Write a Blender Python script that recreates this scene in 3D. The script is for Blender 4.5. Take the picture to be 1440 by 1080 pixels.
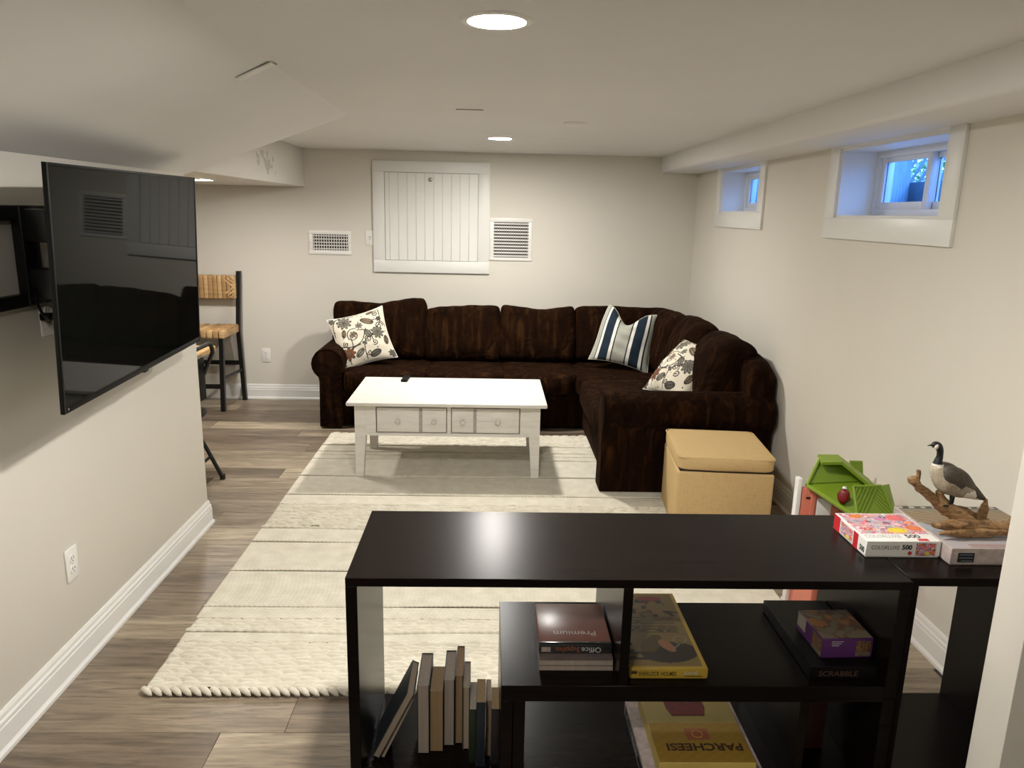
import bpy, bmesh, math, random
import numpy as np
from mathutils import Vector, Matrix, noise as mnoise
from math import sin, cos, pi, radians, sqrt, exp

for o in list(bpy.data.objects):
    bpy.data.objects.remove(o, do_unlink=True)
SC = bpy.context.scene
COL = SC.collection
random.seed(7)

# ------------------------------------------------------------------ camera
PITCH, YAW, ROLL, FPX, CAMH = 0.22472912, 0.03150143, 0.02213862, 1054.12, 1.62
fw = Vector((sin(YAW)*cos(PITCH), cos(YAW)*cos(PITCH), -sin(PITCH)))
rt = Vector((cos(YAW), -sin(YAW), 0)); up = rt.cross(fw)
rt2 = rt*cos(ROLL) + up*sin(ROLL); up2 = -rt*sin(ROLL) + up*cos(ROLL)
cam_d = bpy.data.cameras.new('camera'); cam = bpy.data.objects.new('camera', cam_d); COL.objects.link(cam)
m = Matrix((rt2, up2, -fw)).transposed().to_4x4(); m.translation = (0, 0, CAMH)
cam.matrix_world = m
cam_d.sensor_fit = 'HORIZONTAL'; cam_d.sensor_width = 36; cam_d.lens = FPX/1440*36
cam_d.clip_start = .02
SC.camera = cam

# ------------------------------------------------------------------ world, exposure
W = bpy.data.worlds.new('dusk_sky'); SC.world = W; W.use_nodes = True
bg = W.node_tree.nodes['Background']; bg.inputs[0].default_value = (.14, .38, 1, 1); bg.inputs[1].default_value = 8.0
SC.view_settings.view_transform = 'Standard'; SC.view_settings.look = 'None'
SC.view_settings.exposure = 0.0; SC.view_settings.gamma = 1; SC.view_settings.use_curve_mapping = False
LAMP = 890.0; LAMP_COL = (1, .96, .90)

# ------------------------------------------------------------------ materials
class NT:
    def __init__(s, name):
        s.m = bpy.data.materials.new(name); s.m.use_nodes = True; s.t = s.m.node_tree; s.n = s.t.nodes
        s.b = s.n['Principled BSDF']
    def new(s, t, **k):
        n = s.n.new(t)
        for a, v in k.items(): setattr(n, a, v)
        return n
    def link(s, a, b): s.t.links.new(a, b)
def ramp(T, fac, stops, interp='LINEAR'):
    r = T.new('ShaderNodeValToRGB'); r.color_ramp.interpolation = interp
    el = r.color_ramp.elements
    while len(el) > 1: el.remove(el[-1])
    el[0].position = stops[0][0]; el[0].color = (*stops[0][1], 1)
    for p, c in stops[1:]:
        e = el.new(p); e.color = (*c, 1)
    T.link(fac, r.inputs[0]); return r.outputs[0]
def coords(T, scale=(1, 1, 1), kind='Object', rnd=False):
    tc = T.new('ShaderNodeTexCoord'); mp = T.new('ShaderNodeMapping'); mp.inputs['Scale'].default_value = scale
    src = tc.outputs[kind]
    if rnd:
        oi = T.new('ShaderNodeObjectInfo'); ml = T.new('ShaderNodeMath', operation='MULTIPLY'); ml.inputs[1].default_value = 53.0
        T.link(oi.outputs['Random'], ml.inputs[0])
        ad = T.new('ShaderNodeVectorMath', operation='ADD'); T.link(src, ad.inputs[0]); T.link(ml.outputs[0], ad.inputs[1]); src = ad.outputs[0]
    T.link(src, mp.inputs[0]); return mp.outputs[0]
def noise(T, vec, scale=5, detail=4, rough=.55, dist=0):
    n = T.new('ShaderNodeTexNoise'); n.inputs['Scale'].default_value = scale; n.inputs['Detail'].default_value = detail
    n.inputs['Roughness'].default_value = rough; n.inputs['Distortion'].default_value = dist
    T.link(vec, n.inputs['Vector']); return n.outputs['Fac']
def bump(T, h, strength=.2, dist=.01):
    b = T.new('ShaderNodeBump'); b.inputs['Strength'].default_value = strength; b.inputs['Distance'].default_value = dist
    T.link(h, b.inputs['Height']); T.link(b.outputs[0], T.b.inputs['Normal'])
def mat(name, col, rough=.6, var=.08, nscale=8, stretch=(1, 1, 1), bmp=.0, bscale=None, bdist=.003, metal=0, spec=.5, sheen=0, coat=0):
    T = NT(name); v = coords(T, stretch)
    f = noise(T, v, nscale)
    lo = tuple(c*(1-var) for c in col); hi = tuple(min(1, c*(1+var)) for c in col)
    T.link(ramp(T, f, [(.3, lo), (.7, hi)]), T.b.inputs['Base Color'])
    T.b.inputs['Roughness'].default_value = rough; T.b.inputs['Metallic'].default_value = metal
    T.b.inputs['Specular IOR Level'].default_value = spec
    if sheen: T.b.inputs['Sheen Weight'].default_value = sheen
    if coat: T.b.inputs['Coat Weight'].default_value = coat; T.b.inputs['Coat Roughness'].default_value = .05
    if bmp: bump(T, noise(T, v, bscale or nscale*6, 3), bmp, bdist)
    return T.m
M = {}
M['wall'] = mat('greige_wall_paint', (.69, .655, .575), .62, .015, 2, bmp=.05, bscale=180, bdist=.001, spec=.3)
M['ceiling'] = mat('flat_ceiling_paint', (.78, .765, .745), .75, .015, 2, bmp=.04, bscale=150, bdist=.001, spec=.2)
M['trim'] = mat('white_trim_paint', (.80, .795, .76), .35, .01, 3)
M['hatchw'] = mat('white_board_paint', (.76, .755, .715), .42, .015, 4)
M['plate'] = mat('white_plastic', (.80, .785, .74), .35, .01, 4)
M['plateg'] = mat('grey_vent_blade', (.36, .355, .335), .5, .02, 4); M['platew'] = mat('worn_white_plastic', (.66, .65, .62), .4, .02, 4); M['dark'] = mat('dark_slot', (.012, .012, .012), .7, .1)
M['black'] = mat('black_metal', (.006, .006, .006), .38, .1, 20)
M['blackp'] = mat('black_plastic', (.004, .004, .004), .4, .1, 30, spec=.18)
M['chrome'] = mat('bright_steel', (.55, .54, .50), .25, .05, metal=1)
M['vinyl'] = mat('white_vinyl', (.74, .75, .76), .4, .01)
def m_floor():
    T = NT('grey_oak_vinyl_plank')
    v = coords(T, (1.2, 14, 14), rnd=True); v2 = coords(T, (.9, 5, 5), rnd=True)
    f = noise(T, v, 4.5, 6, .65, .6); g = noise(T, v2, 2.2, 3, .5, .8)
    oi = T.new('ShaderNodeObjectInfo')
    tone = ramp(T, oi.outputs['Random'], [(0, (.135, .100, .070)), (.2, (.34, .275, .195)), (.4, (.17, .130, .092)), (.6, (.40, .33, .235)), (.8, (.215, .168, .12)), (1, (.50, .42, .30))])
    grain = ramp(T, f, [(.28, (.40, .39, .38)), (.5, (.88, .87, .86)), (.72, (1.2, 1.2, 1.18))])
    g2 = ramp(T, g, [(.3, (.62, .60, .58)), (.65, (1.12, 1.12, 1.12))])
    m1 = T.new('ShaderNodeMix', data_type='RGBA', blend_type='MULTIPLY'); m1.inputs[0].default_value = 1
    T.link(tone, m1.inputs[6]); T.link(grain, m1.inputs[7])
    m2 = T.new('ShaderNodeMix', data_type='RGBA', blend_type='MULTIPLY'); m2.inputs[0].default_value = 1
    T.link(m1.outputs[2], m2.inputs[6]); T.link(g2, m2.inputs[7])
    T.link(m2.outputs[2], T.b.inputs['Base Color']); T.b.inputs['Roughness'].default_value = .42
    bump(T, f, .12, .002); return T.m
M['floor'] = m_floor()
M['subfloor'] = mat('dark_subfloor', (.05, .042, .034), .8)
def m_wool(name, twill):
    T = NT(name); v = coords(T)
    f = noise(T, v, 14, 5); fine = noise(T, v, 260, 2)
    T.link(ramp(T, f, [(.3, (.60, .56, .455)), (.7, (.71, .67, .565))]), T.b.inputs['Base Color'])
    T.b.inputs['Roughness'].default_value = .95; T.b.inputs['Specular IOR Level'].default_value = .1
    if twill:
        w = T.new('ShaderNodeTexWave', wave_type='BANDS', bands_direction='DIAGONAL'); w.inputs['Scale'].default_value = 30
        w.inputs['Distortion'].default_value = 1.2; w.inputs['Detail'].default_value = 2; w.inputs['Detail Scale'].default_value = 1.5
        mp = coords(T, (.55, 1.7, 1)); T.link(mp, w.inputs['Vector'])
        bump(T, w.outputs['Fac'], .55, .004)
    else: bump(T, fine, .4, .003)
    return T.m
M['backing'] = mat('rug_backing', (.42, .36, .26), .95, .1, 60); M['twill'] = m_wool('cream_twill_wool', True); M['wool'] = m_wool('cream_chunky_wool', False)
def m_sofa():
    T = NT('brown_microsuede'); v = coords(T, (13, 13, 2.0)); v2 = coords(T, (1, 1, 1))
    f = noise(T, v, 1.5, 5, .6, .8); g = noise(T, v2, 26, 4, .6)
    T.link(ramp(T, f, [(.30, (.0050, .0018, .0007)), (.52, (.0110, .0040, .0013)), (.72, (.036, .0145, .0046))]), T.b.inputs['Base Color'])
    T.b.inputs['Roughness'].default_value = .9; T.b.inputs['Specular IOR Level'].default_value = .05
    T.b.inputs['Sheen Weight'].default_value = .02; T.b.inputs['Sheen Roughness'].default_value = .4
    T.b.inputs['Sheen Tint'].default_value = (.55, .28, .12, 1)
    w = noise(T, coords(T, (3, 3, 3)), 3.4, 3, .5, 1.5)
    bump(T, w, .55, .03); return T.m
M['sofa'] = m_sofa()
def m_esp():
    T = NT('espresso_wood_veneer'); v = coords(T, (1, 22, 22))
    f = noise(T, v, 3, 5, .6, .3)
    T.link(ramp(T, f, [(.3, (.0042, .0030, .0026)), (.7, (.0095, .0062, .0048))]), T.b.inputs['Base Color'])
    T.b.inputs['Roughness'].default_value = .27; T.b.inputs['Specular IOR Level'].default_value = .09
    bump(T, f, .05, .001); return T.m
M['esp'] = m_esp()
def m_ant():
    T = NT('distressed_white_paint'); v = coords(T, (1.3, 16, 16))
    f = noise(T, v, 3, 6, .7, .5)
    T.link(ramp(T, f, [(.28, (.50, .47, .42)), (.4, (.70, .675, .62)), (.6, (.77, .745, .685))]), T.b.inputs['Base Color'])
    T.b.inputs['Roughness'].default_value = .5; bump(T, f, .08, .002); return T.m
M['antique'] = m_ant(); M['grooveshade'] = mat('shaded_grey_groove', (.40, .385, .345), .6, .15, 30); M['antiqued'] = mat('worn_white_knob', (.62, .595, .54), .4, .1, 60)  # groove grey: shade of the drawer panel gaps, painted into the colour
def m_linen(name, c):
    T = NT(name); v = coords(T, (60, 60, 6)); v2 = coords(T, (6, 60, 60))
    a = noise(T, v, 4, 3); b = noise(T, v2, 4, 3)
    ad = T.new('ShaderNodeMath', operation='ADD'); T.link(a, ad.inputs[0]); T.link(b, ad.inputs[1])
    T.link(ramp(T, ad.outputs[0], [(.75, tuple(x*.92 for x in c)), (1.0 - 1e-3, tuple(x*1.08 for x in c))]), T.b.inputs['Base Color'])
    T.b.inputs['Roughness'].default_value = .9; T.b.inputs['Specular IOR Level'].default_value = .15
    bump(T, ad.outputs[0], .18, .002); return T.m
M['linen'] = m_linen('straw_linen', (.54, .385, .185))
def m_attr(name, rough=.8, spec=.3, coat=0):
    T = NT(name); a = T.new('ShaderNodeAttribute'); a.attribute_name = 'print'
    f = noise(T, coords(T), 300, 2)
    mx = T.new('ShaderNodeMix', data_type='RGBA', blend_type='MULTIPLY'); mx.inputs[0].default_value = 1
    T.link(a.outputs['Color'], mx.inputs[6]); T.link(ramp(T, f, [(.2, (.94, .94, .94)), (.8, (1, 1, 1))]), mx.inputs[7])
    T.link(mx.outputs[2], T.b.inputs['Base Color']); T.b.inputs['Roughness'].default_value = rough
    T.b.inputs['Specular IOR Level'].default_value = spec
    if coat: T.b.inputs['Coat Weight'].default_value = coat; T.b.inputs['Coat Roughness'].default_value = .15
    return T.m
M['print_cloth'] = m_attr('printed_cotton', .9, .15); M['print_card'] = m_attr('printed_card', .4, .4)
def m_glass():
    T = NT('window_glass'); T.b.inputs['Base Color'].default_value = (.93, .97, 1, 1); T.b.inputs['Roughness'].default_value = 0
    T.b.inputs['Transmission Weight'].default_value = 1; T.b.inputs['IOR'].default_value = 1.01
    f = noise(T, coords(T), 3); T.link(ramp(T, f, [(0, (.93, .97, 1)), (1, (.96, .98, 1))]), T.b.inputs['Base Color'])
    return T.m
M['glass'] = m_glass()
def m_emit(name, c, s):
    T = NT(name); T.b.inputs['Base Color'].default_value = (.8, .8, .8, 1)
    T.b.inputs['Emission Color'].default_value = (*c, 1); T.b.inputs['Emission Strength'].default_value = s; return T.m
M['lamp'] = m_emit('lamp_lens', LAMP_COL, LAMP)
M['lampb'] = m_emit('lamp_lens_dimmed', (1, .95, .90), LAMP*.5)
M['screen'] = mat('glossy_black_screen', (.0035, .004, .0035), .03, .05, 2, spec=.06)
M['wovenA'] = mat('tan_woven_leather', (.42, .25, .105), .6, .25, 6, (1, 1, 8), bmp=.2)
M['wovenB'] = mat('pale_woven_leather', (.55, .36, .17), .6, .2, 6, (1, 1, 8), bmp=.2)
M['tablewood'] = mat('honey_wood', (.50, .31, .12), .45, .2, 5, (1, 8, 8))
M['green'] = mat('green_toy_plastic', (.20, .31, .022), .42, .06, 4)
M['greend'] = mat('dark_green_toy_plastic', (.175, .28, .02), .45, .06, 4)
M['coral'] = mat('coral_toy_plastic', (.66, .20, .13), .45, .05, 4)
M['red'] = mat('red_toy_plastic', (.20, .008, .010), .4, .3, 40)
M['white'] = mat('white_card', (.80, .79, .76), .45, .02)
M['ink'] = mat('black_ink', (.012, .012, .012), .5, .05)
M['paper'] = mat('aged_paper', (.36, .29, .21), .85, .12, 4, (40, 40, 1))
M['paper2'] = mat('pale_paper', (.34, .285, .225), .85, .12, 4, (40, 40, 1))
M['kraft'] = mat('tan_paper', (.30, .20, .10), .85, .12, 4, (40, 40, 1))
def book_mat(n, c): return mat(n, c, .5, .12, 30)
def m_drift():
    T = NT('driftwood'); v = coords(T, (6, 6, 14)); f = noise(T, v, 5, 6, .65, 1.2)
    T.link(ramp(T, f, [(.3, (.05, .024, .010)), (.48, (.23, .125, .05)), (.7, (.42, .26, .12))]), T.b.inputs['Base Color'])
    T.b.inputs['Roughness'].default_value = .65; bump(T, f, .6, .006); return T.m
M['drift'] = m_drift()
M['gblack'] = mat('goose_black', (.006, .006, .006), .5, .1, 60)
M['gwhite'] = mat('goose_white', (.74, .70, .62), .6, .05, 60)
M['gcream'] = mat('goose_breast', (.47, .40, .30), .6, .2, 120)
M['gbelly'] = mat('goose_belly', (.33, .27, .20), .6, .3, 140)
M['gwing'] = mat('goose_wing', (.075, .060, .045), .6, .35, 90, (1, 1, 3))
M['well'] = mat('galvanised_steel', (.17, .23, .29), .45, .15, 6, metal=.3)
M['concrete'] = mat('well_concrete', (.16, .20, .25), .9, .2, 12, bmp=.3)
M['leaf'] = mat('leaf_green', (.12, .27, .06), .5, .3, 4)
M['lattice'] = mat('weathered_lattice', (.38, .42, .44), .7, .1, 8)

# ------------------------------------------------------------------ builders
def link_mesh(name, me, material, parent=None):
    o = bpy.data.objects.new(name, me); COL.objects.link(o)
    if material is not None and len(me.materials) == 0: me.materials.append(M[material] if isinstance(material, str) else material)
    if parent: o.parent = parent
    return o
def obj(name, bm, material, parent=None, smooth=None):
    bmesh.ops.recalc_face_normals(bm, faces=bm.faces[:])
    me = bpy.data.meshes.new(name); bm.to_mesh(me); bm.free()
    if smooth is not None:
        me.shade_smooth()
        if smooth > 0: me.set_sharp_from_angle(angle=radians(smooth))
    return link_mesh(name, me, material, parent)
def tag(o, label, cat, group=None):
    o['label'] = label; o['category'] = cat
    if group: o['group'] = group
    return o
def struct(o): o['kind'] = 'structure'; return o
def thing(name, label, cat, loc=(0, 0, 0), rotz=0, group=None):
    o = bpy.data.objects.new(name, None); COL.objects.link(o); o.empty_display_size = .05
    o.location = loc; o.rotation_euler = (0, 0, rotz); return tag(o, label, cat, group)
def root(name, loc=(0, 0, 0)):
    o = bpy.data.objects.new(name, None); COL.objects.link(o); o.location = loc; return o
def BX(bm, x0, x1, y0, y1, z0, z1, bev=0, seg=2):
    r = bmesh.ops.create_cube(bm, size=1); vs = r['verts']
    bmesh.ops.scale(bm, vec=(x1-x0, y1-y0, z1-z0), verts=vs)
    bmesh.ops.translate(bm, vec=((x0+x1)/2, (y0+y1)/2, (z0+z1)/2), verts=vs)
    if bev:
        es = list({e for v in vs for e in v.link_edges})
        bmesh.ops.bevel(bm, geom=es, offset=bev, segments=seg, affect='EDGES', profile=.5)
    return bm
def box(name, a, material, parent=None, bev=0, seg=2):
    bm = BX(bmesh.new(), *a, bev=bev, seg=seg)
    return obj(name, bm, material, parent, 40 if bev else None)
def boxes(name, L, material, parent=None, bev=0):
    bm = bmesh.new()
    for a in L: BX(bm, *a, bev=bev)
    return obj(name, bm, material, parent, 40 if bev else None)
def rings(bm, R, cap=True, closed=False):
    V = [[bm.verts.new(p) for p in r] for r in R]; n = len(V[0]); k = len(V)
    for i in range(k if closed else k-1):
        a, b = V[i], V[(i+1) % k]
        for j in range(n): bm.faces.new((a[j], a[(j+1) % n], b[(j+1) % n], b[j]))
    if cap and not closed:
        bm.faces.new(V[0][::-1]); bm.faces.new(V[-1])
    return bm
def TUBE(bm, pts, rad, n=8, closed=False, cap=True, flat=None):
    pts = [Vector(p) for p in pts]; k = len(pts)
    rad = rad if isinstance(rad, (list, tuple)) else [rad]*k
    ref = None; R = []
    for i, p in enumerate(pts):
        if closed: t = pts[(i+1) % k]-pts[i-1]
        else: t = pts[min(i+1, k-1)]-pts[max(i-1, 0)]
        t.normalize()
        if ref is None: ref = Vector((0, 0, 1)) if abs(t.z) < .9 else Vector((0, 1, 0))
        u = ref - t*ref.dot(t); u.normalize(); w = t.cross(u); ref = u
        r = rad[i]; rr = r if isinstance(r, (tuple, list)) else (r, r)
        R.append([p + u*rr[0]*cos(2*pi*j/n) + w*rr[1]*sin(2*pi*j/n) for j in range(n)])
    return rings(bm, R, cap, closed)
def tube(name, pts, rad, material, parent=None, n=10, closed=False):
    return obj(name, TUBE(bmesh.new(), pts, rad, n, closed), material, parent, 50)
def LATHE(bm, prof, c=(0, 0, 0), axis='z', n=24):
    R = []
    for r, h in prof:
        ring = []
        for j in range(n):
            a = 2*pi*j/n; x, y = max(r, 1e-5)*cos(a), max(r, 1e-5)*sin(a)
            p = {'z': (x, y, h), 'y': (x, h, y), 'x': (h, x, y)}[axis]
            ring.append((c[0]+p[0], c[1]+p[1], c[2]+p[2]))
        R.append(ring)
    return rings(bm, R)
def lathe(name, prof, material, parent=None, c=(0, 0, 0), axis='z', n=24):
    return obj(name, LATHE(bmesh.new(), prof, c, axis, n), material, parent, 40)
def prism(name, poly, axis, a, b, material, parent=None, bev=0):
    """extrude a polygon along an axis; poly gives the other two coordinates in xyz order"""
    def P(u, v, h): return {'x': (h, u, v), 'y': (u, h, v), 'z': (u, v, h)}[axis]
    bm = bmesh.new(); rings(bm, [[P(u, v, a) for u, v in poly], [P(u, v, b) for u, v in poly]])
    if bev: bmesh.ops.bevel(bm, geom=bm.edges[:], offset=bev, segments=2, affect='EDGES')
    return obj(name, bm, material, parent, 40 if bev else None)
def grid_mesh(name, P, closed_u=False, colors=None):
    """P: (nu,nv,3) array of points -> quad grid mesh"""
    nu, nv = P.shape[:2]; idx = np.arange(nu*nv).reshape(nu, nv)
    f = np.stack([idx[:-1, :-1], idx[1:, :-1], idx[1:, 1:], idx[:-1, 1:]], -1).reshape(-1, 4)
    me = bpy.data.meshes.new(name); me.vertices.add(nu*nv); me.vertices.foreach_set('co', P.reshape(-1).astype(np.float32))
    me.loops.add(f.size); me.loops.foreach_set('vertex_index', f.reshape(-1).astype(np.int32))
    me.polygons.add(len(f)); me.polygons.foreach_set('loop_start', np.arange(0, f.size, 4, dtype=np.int32))
    me.update(calc_edges=True); me.validate()
    if colors is not None: set_print(me, colors)
    me.shade_smooth(); return me
def set_print(me, c):
    a = me.color_attributes.new('print', 'FLOAT_COLOR', 'POINT')
    c4 = np.ones((len(me.vertices), 4), np.float32); c4[:, :3] = c.reshape(-1, 3); a.data.foreach_set('color', c4.reshape(-1))
def print_panel(name, origin, U, V, func, parent, nu=90, nv=90, material='print_card'):
    """flat printed sheet: origin + u*U + v*V, colours from func(u, v)"""
    u, v = np.meshgrid(np.linspace(0, 1, nu), np.linspace(0, 1, nv), indexing='ij')
    P = np.array(origin)[None, None] + u[..., None]*np.array(U) + v[..., None]*np.array(V)
    return link_mesh(name, grid_mesh(name, P, colors=func(u, v)), material, parent)
def text(body, size, loc, rx, rz, material, parent, name='lettering', align='LEFT', sx=1, ry=0, bold=0):
    c = bpy.data.curves.new(name, 'FONT'); c.body = body; c.size = size; c.align_x = align; c.extrude = .0002
    c.resolution_u = 3; c.offset = bold
    t = bpy.data.objects.new(name, c); COL.objects.link(t)
    bpy.context.view_layer.update()
    me = bpy.data.meshes.new_from_object(t.evaluated_get(bpy.context.evaluated_depsgraph_get()))
    bpy.data.objects.remove(t, do_unlink=True)
    me.name = name; me.materials.clear()
    o = link_mesh(name, me, material, parent); o.location = loc; o.rotation_euler = (rx, ry, rz); o.scale = (sx, 1, 1); return o

# ================================================================== STRUCTURE
CEIL = 2.09; YB = 6.37; XR = 1.70; XL = -1.45
# ---- floor and planks
floor = struct(box('floor', (-4.3, 1.95, -2.3, 6.6, -.12, -.006), 'subfloor'))
PW, PL, GAP = .1775, 1.22, .0012
pmesh = {}
def plank_mesh(l, w):
    k = (round(l, 3), round(w, 3))
    if k not in pmesh:
        bm = BX(bmesh.new(), 0, l, 0, w, -.006, 0, bev=.0012, seg=1)
        bmesh.ops.recalc_face_normals(bm, faces=bm.faces[:]); me = bpy.data.meshes.new('floor_plank'); bm.to_mesh(me); bm.free()
        me.materials.append(M['floor']); pmesh[k] = me
    return pmesh[k]
row = 0; y = 2.085 - 4*PW
offs = {3: -.83, 4: -.63}
while y < YB:
    y1 = min(y+PW, YB)
    off = offs.get(row, random.uniform(0, PL)); x = -3.05 - (PL - ((off+3.05) % PL))
    while x < XR:
        a = max(x, -3.05); b = min(x+PL, XR)
        if b-a > .05:
            o = bpy.data.objects.new('floor_plank', plank_mesh(b-a-GAP, y1-y-GAP)); COL.objects.link(o)
            o.location = (a, y, 0); o.parent = floor
        x += PL
    y += PW; row += 1
# ---- walls
struct(box('wall_back', (-4.3, 1.95, YB, YB+.2, 0, CEIL), 'wall'))
struct(box('wall_left', (XL-.12, XL, -2.2, 3.70, 0, CEIL), 'wall', bev=.004))
struct(box('wall_far_left', (-4.3, -4.1, -2.2, YB, 0, CEIL), 'wall'))
struct(box('wall_front', (-4.3, 1.95, -2.3, -2.2, 0, CEIL), 'wall'))
H1 = (2.86, 3.75, 1.63, 1.955); H2 = (4.86, 5.67, 1.65, 1.955); XO = 1.94
struct(boxes('wall_right', [(XR, XO, -2.2, H1[0], 0, CEIL), (XR, XO, H1[1], H2[0], 0, CEIL), (XR, XO, H2[1], YB, 0, CEIL),
    (XR, XO, H1[0], H1[1], 0, H1[2]), (XR, XO, H1[0], H1[1], H1[3], CEIL), (XR, XO, H2[0], H2[1], 0, H2[2]), (XR, XO, H2[0], H2[1], H2[3], CEIL)], 'wall'))
struct(box('wall_near_right', (1.20, XR, 1.470, 1.577, 0, CEIL), 'wall', bev=.003))
# ---- ceiling
ceiling = struct(box('ceiling', (-4.3, 1.95, -2.3, 6.6, CEIL, CEIL+.12), 'ceiling'))
bm = bmesh.new()
rings(bm, [[(1.392, yy, CEIL), (1.392, yy, 1.985), (1.398, yy, 1.972), (1.412, yy, 1.965), (XR, yy, 1.965), (XR, yy, CEIL)] for yy in (-2.2, YB)])
struct(obj('soffit', bm, 'ceiling', ceiling, 50))
bm = bmesh.new()
rings(bm, [[(-.745, -2.2, CEIL), (-1.58, -2.2, 1.705), (-1.58, -2.2, CEIL)], [(-.745, 4.09, CEIL), (-1.58, 3.66, 1.705), (-1.58, 3.66, CEIL)]])
struct(obj('sloped_soffit', bm, 'ceiling', ceiling))
def m_patch():
    T = NT('soffit_paint_with_patches'); tc = T.new('ShaderNodeTexCoord'); sp = T.new('ShaderNodeSeparateXYZ'); T.link(tc.outputs['Object'], sp.inputs[0])
    f = noise(T, coords(T, (5, 5, 5)), 2.4, 1); g = noise(T, coords(T), 2)
    def band(sock, a, b):
        x = T.new('ShaderNodeMath', operation='GREATER_THAN'); x.inputs[1].default_value = a; T.link(sock, x.inputs[0])
        z = T.new('ShaderNodeMath', operation='LESS_THAN'); z.inputs[1].default_value = b; T.link(sock, z.inputs[0])
        r = T.new('ShaderNodeMath', operation='MULTIPLY'); T.link(x.outputs[0], r.inputs[0]); T.link(z.outputs[0], r.inputs[1]); return r.outputs[0]
    a = band(sp.outputs['Y'], 5.05, 5.55); b = band(sp.outputs['Z'], 1.84, 1.99)
    k = T.new('ShaderNodeMath', operation='MULTIPLY'); T.link(a, k.inputs[0]); T.link(b, k.inputs[1])
    th = T.new('ShaderNodeMath', operation='GREATER_THAN'); th.inputs[1].default_value = .60; T.link(f, th.inputs[0])
    k2 = T.new('ShaderNodeMath', operation='MULTIPLY'); T.link(k.outputs[0], k2.inputs[0]); T.link(th.outputs[0], k2.inputs[1])
    mx = T.new('ShaderNodeMix', data_type='RGBA'); T.link(k2.outputs[0], mx.inputs[0])
    T.link(ramp(T, g, [(.3, (.72, .69, .63)), (.7, (.735, .705, .645))]), mx.inputs[6]); mx.inputs[7].default_value = (.52, .50, .46, 1)
    T.link(mx.outputs[2], T.b.inputs['Base Color']); T.b.inputs['Roughness'].default_value = .7; return T.m
M['soffitp'] = m_patch()
struct(box('dropped_soffit', (-4.1, -1.53, 3.70, YB, 1.79, CEIL), 'soffitp', ceiling, bev=.006))
# ---- baseboards
BBP = [(0, 0), (.021, 0), (.021, .012), (.016, .020), (.014, .024), (.014, .085), (.012, .088), (.012, .101), (.008, .108), (.007, .120), (.003, .131), (0, .131)]
def baseboard(name, p0, p1, nrm, parent=None):
    """profile swept from p0 to p1; nrm = outward direction"""
    d = Vector((p1[0]-p0[0], p1[1]-p0[1], 0)); n = Vector((*nrm, 0))
    bm = bmesh.new(); rings(bm, [[Vector((*p, 0)) + n*u + Vector((0, 0, h)) for u, h in BBP] for p in (p0, p1)])
    return obj(name, bm, 'trim', parent)
def bb_path(name, pts, nrms):
    """mitred baseboard through several corners"""
    R = []
    for i, p in enumerate(pts):
        n = Vector((*nrms[i], 0)); R.append([Vector((*p, 0)) + n*u + Vector((0, 0, h)) for u, h in BBP])
    bm = bmesh.new(); rings(bm, R); return struct(obj(name, bm, 'trim'))
bb_path('baseboard_left', [(XL, -2.2), (XL, 3.70), (XL-.12, 3.70), (XL-.12, -2.2)], [(1, 0), (1, 1), (-1, 1), (-1, 0)])
bb_path('baseboard_back', [(-4.1, YB), (XR-.021, YB)], [(0, -1), (0, -1)])
bb_path('baseboard_right', [(XR, YB-.021), (XR, 1.60)], [(-1, 0), (-1, 0)])
bb_path('baseboard_near_right', [(1.20, 1.47), (1.20, 1.577)], [(-1, 0), (-1, 0)])
# ---- windows
def window(n, H, small):
    w = struct(root('window_%d' % n, (0, 0, 0)))
    y0, y1, z0, z1 = H; cw = .10; t = .016; x = XR
    box('casing', (x-t, x, y0-cw, y1+cw, z0-.10, z0), 'trim', w, .0015)
    box('casing', (x-t, x, y0-cw, y0, z0, 1.965), 'trim', w, .0015)
    box('casing', (x-t, x, y1, y1+cw, z0, 1.965), 'trim', w, .0015)
    box('casing', (x-t, x, y0, y1, z1, 1.965), 'trim', w)
    xf = 1.865                                                # liner boards of the reveal
    box('jamb', (x-.002, xf, y1-.012, y1, z0, z1), 'trim', w); box('jamb', (x-.002, xf, y0, y0+.012, z0, z1), 'trim', w)
    box('jamb', (x-.002, xf, y0+.012, y1-.012, z1-.012, z1), 'trim', w); box('sill', (x-.004, xf, y0+.012, y1-.012, z0, z0+.012), 'trim', w)
    a0, a1, b0, b1 = y0+.012, y1-.012, z0+.012, z1-.012; f = .030
    boxes('window_frame', [(xf, XO, a0, a0+f, b0, b1), (xf, XO, a1-f, a1, b0, b1), (xf, XO, a0+f, a1-f, b0, b0+f), (xf, XO, a0+f, a1-f, b1-f, b1)], 'vinyl', w, .001)
    mid = (a0+a1)/2; s = .034
    for k, (p, q, dx) in enumerate(((mid-.02, a1-f, .0), (a0+f, mid+.02, .028))):
        X0 = xf+.012+dx; zb, zt = b0+f, b1-f
        sh = boxes('sash', [(X0, X0+.026, p, p+s, zb, zt), (X0, X0+.026, q-s, q, zb, zt), (X0, X0+.026, p+s, q-s, zb, zb+s), (X0, X0+.026, p+s, q-s, zt-s*.7, zt)], 'vinyl', w, .001)
        box('pane', (X0+.011, X0+.015, p+s, q-s, zb+s, zt-s*.7), 'glass', sh)
    return w
window(1, H1, False); window(2, H2, True)
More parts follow.
